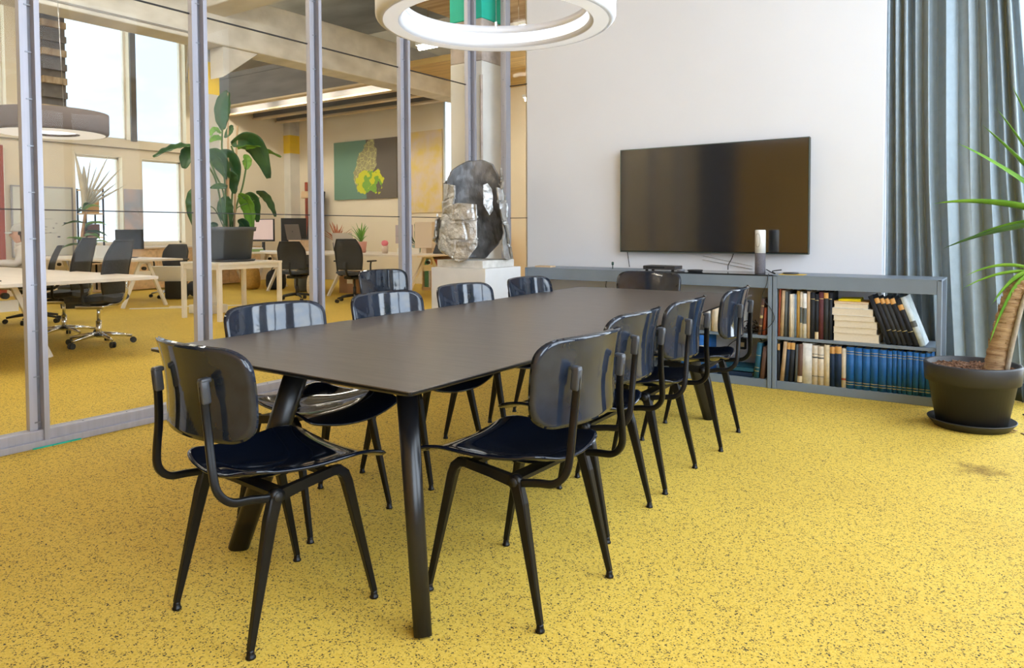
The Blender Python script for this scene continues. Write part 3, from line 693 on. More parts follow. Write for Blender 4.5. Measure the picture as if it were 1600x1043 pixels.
UP = [  # upper shelf, right bookcase: left to right
    (.012, .29, RUS, 'rust red book at the far left of the upper shelf', .03), (.024, .285, TAN, 'tan book leaning right, second on the upper shelf', .06), (.020, .28, GRY, 'slate grey book third on the upper shelf', .04), (.014, .28, DKC, 'thin charcoal book beside a slate grey one', .03),
    (.024, .265, CRM, 'cream book fifth from the left on the upper shelf', .02), (.008, .265, WHT, 'very thin white book on the upper shelf', .02), (.013, .265, PBL, 'thin pale blue book on the upper shelf', .02), (.020, .285, MUS, 'mustard brown book right of the thin pale blue one', .0),
    (.016, .28, CRM, 'narrow cream book left of the white one with dark title', .0), (.028, .272, WHT, 'white book with small dark title up its spine', .0), (.021, .285, TAN, 'tan book between the white and black books', .0), (.030, .28, BLK, 'black book at the middle of the upper shelf', -.02),
    (.024, .272, BLK, 'black book with a torn paper wedge at its foot', .0), (.030, .285, MAR, 'dark maroon book on the upper shelf', -.02), (.030, .285, DKC, 'charcoal book with tan label at its head', -.01), (.022, .285, BLK, 'last upright black book before the lying stack', -.01)]
x = -1.455
for th, h, c_, lab, ln in UP:
    patch = (ORP, .93, .12) if 'tan label' in lab else ((LBL, .08, .16) if 'wedge' in lab else ((BLK, .5, .35) if False else None))
    bands = None
    if 'dark title' in lab: bands = (GRY, [(0.5, 0.11)])
    elif c_ is MAR or c_ is BLK: bands = (GLD, [(0.86, 0.004)])
    book(x, Z1, th, h*1.16, .20, c_, lab, 0.0 if abs(ln) < .025 else ln*0.6, bands, lab_patch=patch); x += th+0.0015+(abs(ln)*0.6*0.02)
# the lying stack
sx0 = x+0.006; z = Z1
for k, (th, L, c_, lab) in enumerate(((.042, .285, CRM, 'thick cream book at the bottom of the lying stack'), (.030, .272, CRM, 'cream book second from the bottom of the lying stack'), (.034, .270, LBL, 'yellowed book third from the bottom of the lying stack'), (.028, .260, CRM, 'cream book at the middle of the lying stack'), (.036, .262, WHT, 'pale book jutting left in the lying stack'), (.024, .215, WHT, 'small white book near the top of the stack'), (.012, .220, ORP, 'thin tan book under the yellow booklet'))):
    th *= 1.32
    off = -.012 if 'jutting' in lab else rnd.uniform(0, .008)
    t = thing('book', lab, 'book', (sx0+off, BF+0.022, z), 0, 'books in the bookcases')
    MB().box((L/2, .1, .0015), (L, .2, .003)).box((L/2, .1, th-.0015), (L, .2, .003)).box((L/2, .197, th/2), (L, .006, th)).build('cover', c_, t)
    MB().box((L/2, .098, th/2), (L-.006, .19, th-.006)).build('pages', PAPER, t); z += th+.0004
t = thing('booklet', 'bright yellow booklet on top of the lying stack', 'booklet', (sx0+.03, BF+.03, z), 0.06)
MB().box((.07, .09, .004), (.14, .18, .008)).build('cover', YLB, t); MB().box((.071, .09, .0115), (.135, .17, .006), rot=ry(-.03)).build('page_block', YLB, t)
# leaning dark books: tops tip to the left
x = sx0+0.335
for k, (th, h, c_, lab, patch) in enumerate(((.028, .335, BLK, 'first black book leaning against the lying stack, cracked spine', None), (.030, .325, BLK, 'second leaning black book, tan label at its head', 1), (.026, .325, DKC, 'third leaning black book, tan label at its head', 1), (.026, .325, DKC, 'fourth leaning book with worn brown spine', 1), (.032, .325, BLK, 'fifth leaning black book, tan label at its head', 1), (.032, .32, BLK, 'sixth leaning black book, tan label lower on its spine', 2), (.034, .335, ICE, 'pale ice blue book leaning last in the row', None))):
    book(x, Z1, th, h, .21, c_, lab, -0.36, (GRY, [(0.45, 0.04)]) if c_ is ICE else ((GLD, [(0.3, 0.003)]) if patch else None), lab_patch=(ORP, .93 if patch == 1 else .82, .11) if patch else None)
    x += (th+0.0012)/math.cos(.36)
# lower shelf
x = -1.458
LOW = [(.018, .27, BLK, 'black book with tan head label at the far left of the lower shelf', 1, 0), (.028, .285, TAN, 'tan book leaning right near the left of the lower shelf', 0, .09), (.026, .285, NAV, 'first black book with orange head label on the lower shelf', 1, .07), (.032, .285, BLK, 'second black book with orange head label on the lower shelf', 1, .06),
       (.016, .27, GRY, 'thin slate book behind the brown one on the lower shelf', 0, .03), (.034, .275, BRN, 'brown book with cream label at its foot', 3, .03), (.064, .285, WHT, 'wide white volume on the lower shelf', 0, 0), (.036, .275, CRM, 'first cream volume with two dark bands', 4, 0), (.040, .272, CRM, 'second cream volume with two dark bands', 4, 0), (.036, .285, LBL, 'yellowed cream volume left of the orange headed pair', 0, 0),
       (.032, .28, NAV, 'narrower navy book with orange head label', 1, 0), (.042, .285, NAV, 'wider navy book with orange head label', 1, 0), (.028, .27, CRM, 'cream book with red stamp beside the blue volumes', 5, 0)]
for th, h, c_, lab, p_, ln in LOW:
    patch = {1: (ORP, .90, .17), 3: (LBL, .10, .16), 5: (RUS, .22, .05)}.get(p_); bands = (GRY, [(0.78, 0.004), (0.22, 0.004), (0.70, 0.010)]) if p_ == 4 else None
    book(x, Z2, th, h, .20, c_, lab, ln, bands, lab_patch=patch); x += th+0.0012+(0.012 if ln > 0.05 and 'second black' in lab else 0.0)+(th*0.0)
nb = 0
wid = [.050, .047, .046, .046, .048] + [.030, .025, .026, .024, .033, .033, .033, .033, .033, .030]
wid = [q for q in wid]
for k, th in enumerate(wid):
    if x+th > -0.475: break
    size = 'thick' if k < 5 else 'slim'; kk = k if k < 5 else k-5
    book(x, Z2, th, .283-0.002*(k % 3), .20, BLU, '%s %s royal blue bound volume from the left, gilt bands' % (ORD[kk], size), 0, (GLD, [(0.90, 0.003), (0.84, 0.003), (0.16, 0.003), (0.10, 0.003)]), group='blue bound volumes'); x += th+0.0028
# middle bookcase contents
xm = -1.535
book(xm-.062, Z1, .022, .265, .2, BRN, 'dark brown book with gilt marks leaning on the right post of the middle bookcase', 0.10, (GLD, [(.8, .006), (.5, .02), (.25, .006)]))
book(xm-.030, Z1, .018, .20, .2, RUS, 'short red book beside the tangled black cables', 0.07)
book(xm-.090, Z2, .034, .26, .2, TEA, 'teal cloth book leaning right on the bottom shelf', 0.10, (GLD, [(.65, .003), (.3, .003), (.2, .003)]))
book(xm-.046, Z2, .030, .235, .2, BRN, 'brown book behind the teal one on the bottom shelf', 0.10)
xx = -1.99
for k, (th, c_, lab) in enumerate(((.034, WHT, 'white folder at the left of the pale row behind the chairs'), (.05, CRM, 'pale pinkish folder in the row behind the chairs'), (.05, WHT, 'wide white folder in the pale row'), (.055, CRM, 'cream folder in the pale row behind the far right chair'), (.05, WHT, 'last white folder of the pale row, nearest the cables'))):
    book(xx, Z1, th, .235, .22, c_, lab, 0.06 if k in (1, 2) else 0, group='pale folders'); xx += th+.008
z = Z2
for k, (c_, lab) in enumerate(((NAV, 'navy book at the bottom of the lying pair'), (TEA, 'dark teal book on top of the lying pair'))):
    t = thing('book', lab, 'book', (-1.90+.01*k, BF+.03, z), 0, 'lying pair of books')
    MB().box((.13, .1, .002), (.26, .2, .004)).box((.13, .1, .033), (.26, .2, .004)).box((.13, .002, .0175), (.26, .004, .035)).build('cover', c_, t)
    MB().box((.130, .101, .0175), (.255, .19, .027)).build('pages', PAPER, t); z += .0355
for k, (xb, lab) in enumerate(((-2.06, 'right blue binder on the bottom shelf'), (-2.14, 'middle blue binder on the bottom shelf'), (-2.22, 'left blue binder on the bottom shelf'))):
    book(xb, Z2, .07, .285, .24, cover('binder blue', (0.03, 0.16, 0.52)), lab, 0, (WHT, [(0.6, 0.07)]), group='blue binders')
# cable heap, adapter, cables
cm = MB()
for k in range(7):
    a0 = rnd.uniform(0, 6); pts = [(-1.685+0.075*math.cos(a0+q*0.9)*rnd.uniform(.5, 1.1), BF+.11+0.06*math.sin(a0+q*0.9)*rnd.uniform(.5, 1.1), Z1+.006+.012*k*rnd.uniform(.5, 1.2)) for q in range(7)]
    cm.tube(smoothline(pts, 5), 0.0042, 6)
tag(cm.build('cable_heap', BLACKR), 'tangled heap of black cables on the middle bookcase shelf', 'cables')
t = thing('power_adapter', 'black power adapter block hanging on cables below the shelf', 'adapter', (-1.795, BF+.31, .26))
MB().box((0, 0, 0), (.045, .035, .085), bev=.006, seg=3).build('casing', BLACKR, t); MB().box((0, -.0185, -.005), (.028, .002, .035)).build('plate', LBL, t)
def cable(label, pts, r=.0032, m=BLACKR, name='cable'): return tag(MB().tube(smoothline(pts, 6), r, 6).build(name, m), label, 'cable')
cable('black cable running from under the shelf to the adapter and down to the floor', [(-2.0, BF+.33, .12), (-1.9, BF+.33, .25), (-1.80, BF+.335, .31), (-1.72, BF+.33, .33), (-1.66, BF+.32, .30), (-1.64, BF+.31, .2), (-1.66, BF+.3, .13), (-1.60, BF+.28, .075)])
cable('thin black cable hanging down the front of the middle bookcase', [(-1.525, BF+.03, .826), (-1.520, BF-.008, .818), (-1.53, BF-.008, .75), (-1.56, BF-.006, .66), (-1.495, BF-.007, .57), (-1.475, BF-.009, .50), (-1.53, BF-.007, .43), (-1.60, BF+.02, .40)], .0026)
cable('black cable hanging from the left corner of the television', [(-2.80, 5.735, .962), (-2.795, 5.745, .90), (-2.785, 5.745, .83)], .0035)
cable('black cable hanging from the middle of the television to the bookcase', [(-1.885, 5.735, .962), (-1.90, 5.74, .92), (-1.925, 5.735, .87), (-1.925, 5.725, .83)], .0035)
cable('upper of two thin grey cords fixed on the wall below the television', [(-2.15, 5.775, .935), (-1.75, 5.775, .862)], .003, mat('grey cord', (.55, .55, .56), .6))
cable('lower of two thin grey cords fixed on the wall below the television', [(-2.15, 5.775, .905), (-1.75, 5.775, .838)], .003, mat('grey cord', (.55, .55, .56)))
# things on top of the bookcases
TOPZ = .8212
t = thing('media_player', 'black set top box on the dark glass bookcase top', 'media box', (-2.40, 5.555, TOPZ))
MB().box((0, 0, .024), (.27, .16, .030), bev=.004).build('casing', mat('dark box plastic', (.035, .035, .04), .35), t)
fm = MB()
for sx in (-1, 1):
    for sy in (-1, 1): fm.lathe([(.012, 0), (.012, .009)], 10, (sx*.11, sy*.06, 0))
fm.build('foot', BLACKR, t); MB().box((-.03, -.0808, .026), (.16, .002, .010)).build('front_panel', GREYDK, t)
t = thing('puck', 'round dark puck beside the media box', 'puck', (-2.225, 5.50, TOPZ)); MB().lathe([(.028, 0), (.032, .006), (.030, .016), (0, .018)], 20).build('casing', mat('grey puck', (.22, .22, .24), .4), t)
t = thing('flat_disc', 'flat black disc lying right of the media box', 'disc', (-2.115, 5.52, TOPZ)); MB().lathe([(.050, 0), (.060, .006), (.058, .014), (0, .015)], 28).build('casing', BLACKR, t)
t = thing('conference_speaker', 'cylindrical speaker, white upper half and grey fabric lower half', 'speaker', (-1.618, 5.53, TOPZ))
MB().lathe([(.036, 0), (.038, .004), (.038, .150), (0, .150)], 32, (0, 0, .0)).build('fabric_base', mat('mauve grey speaker fabric', (.13, .12, .135), .85, var=.2, vscale=200), t)
up_ = MB().lathe([(0, .1505), (.038, .1505), (.038, .316), (.034, .322), (0, .322)], 32).build('upper_body', mat('white speaker plastic', (.82, .82, .82), .4), t)
ov = []
for k in range(24):
    a = 2*PI*k/24; dx = .018*math.cos(a)*(1); dz = (.048*math.sin(a)); dz = max(-.048, min(.048, dz*1.15))
    ang = -PI/2-.25+dx/.038; ov.append((.0384*math.cos(ang), .0384*math.sin(ang), .245+dz))
MB().tube(ov+[ov[0]], .0012, 5).build('outline_mark', CLAMPG, up_)
t = thing('card', 'yellow card lying on the bookcase top', 'card', (-1.37, 5.47, TOPZ), .03); MB().box((0, 0, .002), (.17, .11, .004)).build('sheet', mat('yellow card', (.72, .48, .08), .7), t)
t = thing('oval_disc', 'dark oval disc lying on the yellow card', 'disc', (-1.385, 5.475, TOPZ+.0042)); MB().lathe([(.045, 0), (.056, .004), (.052, .012), (0, .014)], 28).build('casing', mat('dark disc', (.05, .055, .065), .3), t)
cable('loose grey and black leads beside the speaker', [(-1.57, 5.52, TOPZ+.03), (-1.54, 5.50, TOPZ+.018), (-1.51, 5.47, TOPZ+.008), (-1.49, 5.46, TOPZ+.005), (-1.52, 5.50, TOPZ+.02), (-1.46, 5.52, TOPZ+.03)], .004)
t = thing('wood_block', 'thin pale wood offcut lying on the left bookcase', 'wood', (-3.50, 5.53, TOPZ)); MB().box((0, 0, .006), (.16, .09, .012), bev=.001).build('block', PLY, t)
t = thing('cable_plug', 'small dark plug on a lead standing up from the left bookcase top', 'plug', (-2.85, 5.56, TOPZ)); MB().lathe([(.004, 0), (.004, .03), (.010, .034), (.010, .055), (.004, .060)], 10).build('casing', mat('green black plug', (.02, .06, .05), .4), t)
cable('short black lead hanging below the left bookcase front edge', [(-2.82, BF-.004, .73), (-2.825, BF-.006, .69), (-2.815, BF-.003, .65)], .004)

# ================================================================== CURTAIN at the back window
def curt(u, v):
    u = u**1.0
    x0 = -0.845; 
    z = 0.01 + v*4.0
    x1 = -0.005 + (0.0 if z > 1.5 else (1.5-z)*0.11) - 0.062*max(0, z-1.5)
    uu = u + 0.012*math.sin(9*u+1.3*v) 
    amp = 0.085*(0.55+0.45*math.sin(2.1+u*17)**2)*(0.8+0.2*(1-v))
    ph = PI*(11.0*u + 0.75*math.sin(5.2*u+0.4) + 0.10*math.sin(3*v+4*u))
    w_ = abs(math.sin(ph)); fold = 0.6-1.5*w_**0.75
    y = 5.895 + amp*fold + 0.016*math.sin(31*u+2*v)
    x = x0 + (x1-x0)*uu + 0.020*math.sin(2*ph) + 0.018*math.sin(4*v+u*6)*(1-v)
    return (x, y, z)
t = thing('curtain', 'blue grey floor length curtain gathered beside the television wall', 'curtain', (0, 0, 0))
MB().sheet(curt, 300, 14, 0.003).build('cloth', CURT, t)
MB().sheet(lambda u, v: tuple(Vector(curt(u, v*0.03))+Vector((0, -.004, -.004))), 300, 1, 0.003).build('hem', mat('dark curtain hem', (.06, .075, .08), .7), t)
rl = MB().tube([(-0.95, 5.895, 4.03), (1.15, 5.895, 4.03)], .014, 10)
for x in (-.9, .1, 1.1): rl.tube([(x, 5.895, 4.03), (x, 6.02, 4.03), (x, 6.07, 4.03)], .008, 8)
rl.build('rail', ALU, t)
for k in range(12): MB().lathe([(.019, -.003), (.022, 0), (.019, .003), (.016, 0), (.019, -.003)], 14, caps=False).build('ring', ALU, t, (-.81+k*.075, 5.895, 4.015), (0, PI/2, 0))
cable('dark mains lead lying on the floor behind the potted palm', [(.0, 5.45, .01), (.06, 5.35, .01), (.15, 5.3, .01)], .006)

# ================================================================== POTTED PALM by the bookcase
pp = thing('potted_yucca', 'yucca with a bent brown cane in a large dark grey pot at right', 'potted plant', (-0.248, 5.005, 0))
MB().lathe([(0.0, 0.0), (.190, 0.0), (.222, .040), (.226, .046), (.221, .048), (.190, .012), (0, .012)], 48, caps=False).build('saucer', POTB, pp)
MB().lathe([(.160, .0125), (.178, .0135), (.222, .262), (.241, .266), (.247, .362), (.243, .370), (.232, .370), (.226, .362), (.220, .300), (0.0, .29)], 56, caps=True).build('pot', POTB, pp)
SOIL = mat('bark mulch', (.10, .045, .025), .9, col2=(.32, .17, .09), vscale=70, bump=1.0, bscale=60)
soil = MB().sheet(lambda u, v: (.222*v*math.cos(2*PI*u), .222*v*math.sin(2*PI*u), .335+.012*math.sin(u*40+v*9)*v*(1-v)*2+.006*math.sin(13*u*PI+30*v)), 48, 12)
for k in range(260):
    a, r = rnd.uniform(0, 2*PI), .215*math.sqrt(rnd.random()); L = rnd.uniform(.012, .032); R_ = rz(rnd.uniform(0, PI)) @ ry(rnd.uniform(-.6, .6))
    soil.box((r*math.cos(a), r*math.sin(a), .344), (L, rnd.uniform(.005, .011), .004), rot=R_)
soil.build('bark_mulch', SOIL, pp)
CANE = mat('shaggy cane bark', (.34, .20, .10), .9, col2=(.58, .40, .22), vscale=9, stretch=(1, 1, 9), bump=1.0, bscale=30)
cpts = smoothline([(.110, .0, .33), (.128, .0, .46), (.155, -.005, .60), (.185, -.01, .73), (.215, -.01, .815), (.262, -.01, .850), (.315, -.01, .835), (.345, -.01, .78)], 9)
crad = [.056-.004*k/len(cpts)+.0035*math.sin(k*1.9) for k in range(len(cpts))]
cane = MB().tube(cpts, crad, 18)
for k in range(150):
    i = rnd.randrange(2, len(cpts)-3); a = rnd.uniform(0, 2*PI); t_ = (cpts[i+1]-cpts[i]).normalized(); q = t_.orthogonal().normalized(); q = Matrix.Rotation(a, 3, t_) @ q
    p = cpts[i]+q*(crad[i]-.002); cane.tube([p, p+q*.007+t_*rnd.uniform(.008, .02)], [.004, .0008], 5)
cane.build('cane', CANE, pp)
stm = smoothline([(.165, -.03, .33), (.20, -.05, .55), (.255, -.06, .80), (.36, -.06, 1.0), (.46, -.07, 1.17)], 6)
MB().tube(stm, [.014-.004*k/len(stm) for k in range(len(stm))], 9).build('side_stem', mat('grey stem', (.35, .30, .24), .8, var=.2, vscale=30), pp)
crown = Vector((.46, -.07, 1.17)); crown2 = Vector((.27, -.05, .84))
def sword(c, tip, wid, sag, parent, m, name='leaf', roll=0.0):
    c = Vector(c); tip = Vector(tip); d = tip-c; L = d.length; side = d.cross(Vector((0, 0, 1)))
    side = side.normalized() if side.length > 1e-4 else Vector((1, 0, 0)); side = Matrix.Rotation(roll, 3, d.normalized()) @ side; upv = side.cross(d).normalized()
    def fn(u, v):
        s = 2*v-1; ww = wid*(0.35+0.65*math.sin(PI*min(1, u*1.35+0.12)/1.0*0.75)**1)*(1-u**4)*0.5
        p = c+d*u+Vector((0, 0, 1))*(sag*4*u*(1-u)); return p+side*s*ww+upv*(abs(s)*ww*0.45)
    return MB().sheet(fn, 14, 4, 0.0012).build(name, m, parent)
O = Vector((-0.248, 5.005, 0))
TIPS = [(-.452, 1.293, .05, .042), (-.338, 1.638, .03, .036), (-.22, 1.735, .02, .032), (-.16, 1.828, .01, .026), (-.087, 1.945, .0, .034), (-.399, 1.029, .04, .036), (-.30, 1.075, .05, .026)]
for x, z, sg, wd in TIPS: sword(crown, Vector((x, 5.005+rnd.uniform(-.06, .03), z))-O, wd*1.15, sg, pp, LEAFL if rnd.random() < .7 else LEAFG, roll=rnd.choice((.75, .9, -.6)))
for x, z, sg, wd in ((-.284, .874, .05, .026), (-.157, .714, .06, .040), (-.169, .474, .12, .034), (-.30, .80, .04, .024)): sword(crown2+Vector((.05, 0, .06)), Vector((x, 4.93, z))-O, wd*1.1, sg, pp, LEAFL, roll=.8)
for k in range(46):
    a = rnd.uniform(0, 2*PI); e = rnd.uniform(-.35, 1.35); L = rnd.uniform(.42, .66)
    d = Vector((math.cos(a)*math.cos(e), math.sin(a)*math.cos(e), math.sin(e)))
    tip = crown+d*L
    if tip.x+O.x < -.05 or tip.x+O.x > 1.2 or tip.y+O.y > 5.55: continue
    sword(crown, tip, rnd.uniform(.026, .04), rnd.uniform(.02, .09), pp, LEAFL if rnd.random() < .5 else LEAFG)
for k in range(5):
    o = MB().sheet(lambda u, v: (u*.03, v*.012-.006+.003*math.sin(u*5), .004+.006*u*(1-u)), 5, 2, .0015).build('dry_leaf', STEMB, None, (-.02+rnd.uniform(-.05, .06), 4.99+rnd.uniform(-.05, .05), .0), (0, 0, rnd.uniform(0, 3)))
    tag(o, 'small dry brown leaf scrap on the floor right of the pot', 'leaf', 'dry leaf scraps')

# ================================================================== PLINTH AND SCULPTURE
PX0, PX1, PY0, PY1 = -4.255, -3.665, 4.865, 5.385
t = thing('plinth', 'white painted plinth by the glass corner carrying the sculpture', 'plinth', ((PX0+PX1)/2, (PY0+PY1)/2, 0))
PLW = mat('white plinth paint', (.80, .80, .80), .75, var=.02)
MB().box((0, 0, .415), (PX1-PX0, PY1-PY0, .83), bev=.003).build('body', PLW, t)
sl = thing('stone_slab', 'rough white stone slab lying on the plinth under the sculpture', 'slab', ((PX0+PX1)/2-.005, (PY0+PY1)/2, .8305))
MB().box((0, 0, .032), (PX1-PX0-.09, PY1-PY0-.06, .064), bev=.006, seg=3).build('slab', mat('rough white stone', (.78, .76, .72), .9, col2=(.62, .60, .55), vscale=14, bump=.9, bscale=30), sl)
SC = Vector((-3.97, 5.115, .8955))
fdir = Vector((.605, -.796, 0)); rdir = Vector((.796, .605, 0))
def nz(x, y, z, s): return mnoise.noise(Vector((x*s, y*s, z*s)))
def shellpt(phi, h, flare=1.0):
    """phi 0 faces the camera side, + to the right"""
    a = math.radians(phi)
    rr = .275+.055*(1-h)**2 - .04*h + .02*math.sin(2*a+.6)
    ex = rr*1.0; ey = rr*.80
    p = rdir*(ex*math.sin(a)) + fdir*(ey*math.cos(a))
    return p
SCM = mat('pewter bronze', (.40, .395, .385), .40, .75, col2=(.66, .655, .64), vscale=13, bump=1.0, bscale=34)
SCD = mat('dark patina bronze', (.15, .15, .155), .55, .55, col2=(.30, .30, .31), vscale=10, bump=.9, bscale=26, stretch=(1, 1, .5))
sculpt = thing('sculpture', 'hollow armour like pewter grey metal torso sculpture on a stone slab', 'sculpture', SC)
def shell_piece(p0, p1, zlo, zhi, th, push, seed, plates=False, lean=0.0, ripple=0.012):
    def fn(u, v):
        phi = p0+(p1-p0)*u; z0 = zlo(u); z1 = zhi(u); z = z0+(z1-z0)*v
        p = shellpt(phi, z/.9)
        n = p.normalized(); r_ = ripple*nz(p.x*3+seed, p.y*3, z*3, 3)+.006*nz(p.x+seed, p.y, z, 22)
        pl = 0
        if plates:
            row = z/.17+.5*nz(phi*.02, z, seed, 1.5); rowi = math.floor(row); fr_ = row-rowi
            col = phi/37+.5*(rowi % 2)+.35*nz(z*3, seed, 1, 1); fc = col-math.floor(col)
            pl = .007 if (0.05 < fr_ < .97 and .05 < fc < .96) else -.004
            pl += .008*fr_
        q = p+n*(r_+pl+push)+rdir*lean*z
        return (q.x, q.y, z)
    return MB().sheet(fn, 56, 64, th)
L_ = lambda *a: (lambda u: (lambda k, f: a[k]+(a[k+1]-a[k])*f)(min(int(u*(len(a)-1)), len(a)-2), u*(len(a)-1)-min(int(u*(len(a)-1)), len(a)-2)))
# back vault (dark inside), left plates, right plates, hanging centre flap
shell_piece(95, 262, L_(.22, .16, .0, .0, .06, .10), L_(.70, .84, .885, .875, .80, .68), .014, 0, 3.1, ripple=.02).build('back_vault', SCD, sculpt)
shell_piece(-115, -40, L_(.24, .12, .10, .06, .03), L_(.70, .66, .655, .645, .635), .016, .012, 5.3, True).build('left_upper_plates', SCM, sculpt)
shell_piece(-70, 4, L_(.10, .07, .04, .0, .0, .12), L_(.44, .46, .475, .485, .48, .47), .016, .022, 9.3, True).build('front_plates', SCM, sculpt)
shell_piece(-128, -92, L_(.10, .15, .18), L_(.30, .36, .40), .014, .06, 2.2, True).build('left_wing', SCM, sculpt)
shell_piece(44, 106, L_(.44, .30, .12, .0, .02), L_(.62, .60, .70, .80, .72), .016, .008, 7.7, True).build('right_plates', SCM, sculpt)
shell_piece(52, 78, L_(.02, .0, .0), L_(.16, .30, .44), .014, -.01, 4.7, False).build('inner_rib', SCM, sculpt)
shell_piece(20, 42, L_(.47, .38, .42), L_(.64, .655, .60), .014, -.04, 6.1, False).build('centre_flap', SCM, sculpt)
shell_piece(98, 112, L_(.40, .36, .42), L_(.52, .56, .50), .03, .03, 1.7, True).build('ear_fragment', SCM, sculpt)

# ================================================================== THE OFFICE BEYOND THE GLASS
def trestle(t, x, y, h, spread=.62, ang=0.0, wide=.055):
    """A frame trestle: two splayed legs, a plate with a round hole at the apex"""
    c, s = math.cos(ang), math.sin(ang); W = lambda a, z: (x+a*c, y+a*s, z)
    for q in (-1, 1): MB().bar(W(q*.055, h-.01), W(q*spread/2, 0), .045, .045, up=(-s, c, 0)).build('leg', WOODW, t)
    MB().bar(W(-.10, h-.20), W(.10, h-.20), .03, .10).bar(W(-.06, h-.02), W(.06, h-.02), .05, .04).build('apex_plate', WOODW, t)
    m = MB().tube([(x-s*.028, y+c*.028, h-.11), (x+s*.028, y-c*.028, h-.11)], .028, 14); m.build('round_hole', BLACKR, t)
def desk(label, x0, x1, y0, y1, h, tres, ang=0):
    t = thing('office_desk', label, 'desk', ((x0+x1)/2, (y0+y1)/2, 0), 0, 'trestle desks of the office')
    MB().box((0, 0, h-.015), (x1-x0, y1-y0, .03), bev=.003).build('desktop', DESKTOP, t)
    for x, y, sp, a in tres: trestle(t, x-(x0+x1)/2, y-(y0+y1)/2, h-.03, sp, a)
    return t
desk('large pale desk nearest the glass where the person with the cap sits', -11.2, -6.73, 1.6, 3.80, .73, ((-7.35, 2.75, .7, PI/2), (-10.6, 2.7, .7, PI/2)))
desk('white trestle desk under the far office windows', -14.3, -11.0, 5.55, 6.62, .73, ((-11.12, 6.05, .68, PI/2), (-13.9, 6.05, .68, PI/2)))
desk('long pale trestle desk before the painting wall', -12.3, -7.95, 8.75, 10.15, .76, ((-10.05, 9.3, .95, PI/2-.2), (-8.25, 9.35, .95, PI/2-.2), (-12.0, 9.4, .9, PI/2)))
desk('plain pale desk at left of the long desk, partly behind the plant', -14.3, -12.45, 8.9, 10.1, .74, ((-12.65, 9.5, .8, PI/2), (-14.1, 9.5, .8, PI/2)))
def task_chair(base, label, loc, a, back_h=.98, perf=True):
    t = thing('task_chair', label, 'chair', loc, a, 'swivel chairs of the office')
    bs = MB()
    for k in range(5):
        an = 2*PI*k/5+.3; d = Vector((math.cos(an), math.sin(an), 0))
        bs.tube([Vector((0, 0, .115)), d*.16+Vector((0, 0, .10)), d*.30+Vector((0, 0, .075))], [.024, .020, .013], 8)
    b_ = bs.build('star_base', base, t)
    for k in range(5):
        an = 2*PI*k/5+.3; d = Vector((math.cos(an), math.sin(an), 0)); n_ = Vector((-d.y, d.x, 0)); p = d*.31+Vector((0, 0, .031))
        MB().tube([p-n_*.022, p-n_*.005], .030, 12).tube([p+n_*.005, p+n_*.022], .030, 12).build('caster', BLACKR, b_)
    MB().tube([(0, 0, .08), (0, 0, .25)], .027, 12).tube([(0, 0, .25), (0, 0, .40)], .016, 12).build('gas_column', CHROME if base is CHROME else BLACKR, t)
    MB().box((0, .02, .40), (.26, .30, .05), bev=.02, seg=3).build('mechanism', base if base is CHROME else BLACKR, t)
    def seat(u, v):
        s = 2*u-1; q = 2*v-1; return (s*.245*(1-.12*abs(q)**4), .02+q*.235*(1-.15*abs(s)**4), .475+.03*s*s-.05*max(0, q-.5)**2*4*.5+.012*q*q)
    MB().sheet(seat, 16, 16, .045).build('seat', MESHDK, t)
    H_ = back_h
    def bk(u, v):
        s = 2*u-1; z = .53+(H_-.53)*v; ww = .235*(1-.10*(2*v-1)**2)*(1-.22*max(0, v-.72)/.28*1.0)
        return (s*ww, -.235-.02*math.sin(v*PI)*-1+.055*s*s-.10*v**1.6, z)
    MB().sheet(bk, 16, 18, .012).build('backrest', MESHDK, t)
    pts = [bk(0, k/10) for k in range(11)]+[bk(k/8, 1) for k in range(1, 8)]+[bk(1, 1-k/10) for k in range(11)]
    MB().tube(pts, .011, 7).build('back_frame', BLACKR, t)
    MB().tube(smoothline([(0, -.06, .42), (0, -.22, .43), (0, -.285, .52), (0, -.29, .66)], 4), .018, 8).build('spine', base if base is CHROME else BLACKR, t)
    for s_ in (-1, 1):
        MB().tube(smoothline([(s_*.20, -.03, .43), (s_*.285, -.02, .46), (s_*.295, -.02, .60), (s_*.295, 0, .655)], 4), .014, 8).box((s_*.295, .03, .667), (.07, .24, .025), bev=.01, seg=3).build('armrest', BLACKR, t)
    return t
CHB = CHROME
task_chair(CHB, 'mesh chair with chrome star base nearest the glass, tucked under the near desk', (-7.72, 3.72, 0), 2.15, 1.06)
task_chair(CHB, 'mesh chair with chrome base second from the right along the near desk', (-8.60, 3.78, 0), 2.3, 1.08)
task_chair(BLACKR, 'grey mesh chair behind the person with the cap', (-10.36, 4.20, 0), PI-.45, .97)
task_chair(BLACKR, 'black star based chair on the near side of the near desk at the left edge', (-7.75, 2.35, 0), .5, .90)
task_chair(BLACKR, 'black mesh chair with back to us at the left part of the long desk', (-9.95, 8.0, 0), .5, .98)
task_chair(BLACKR, 'black mesh chair with back to us at the right part of the long desk', (-8.95, 8.35, 0), .35, 1.02)
task_chair(CHB, 'dark chair with chrome base half hidden behind the window desk', (-12.4, 7.2, 0), PI+.5, .92)
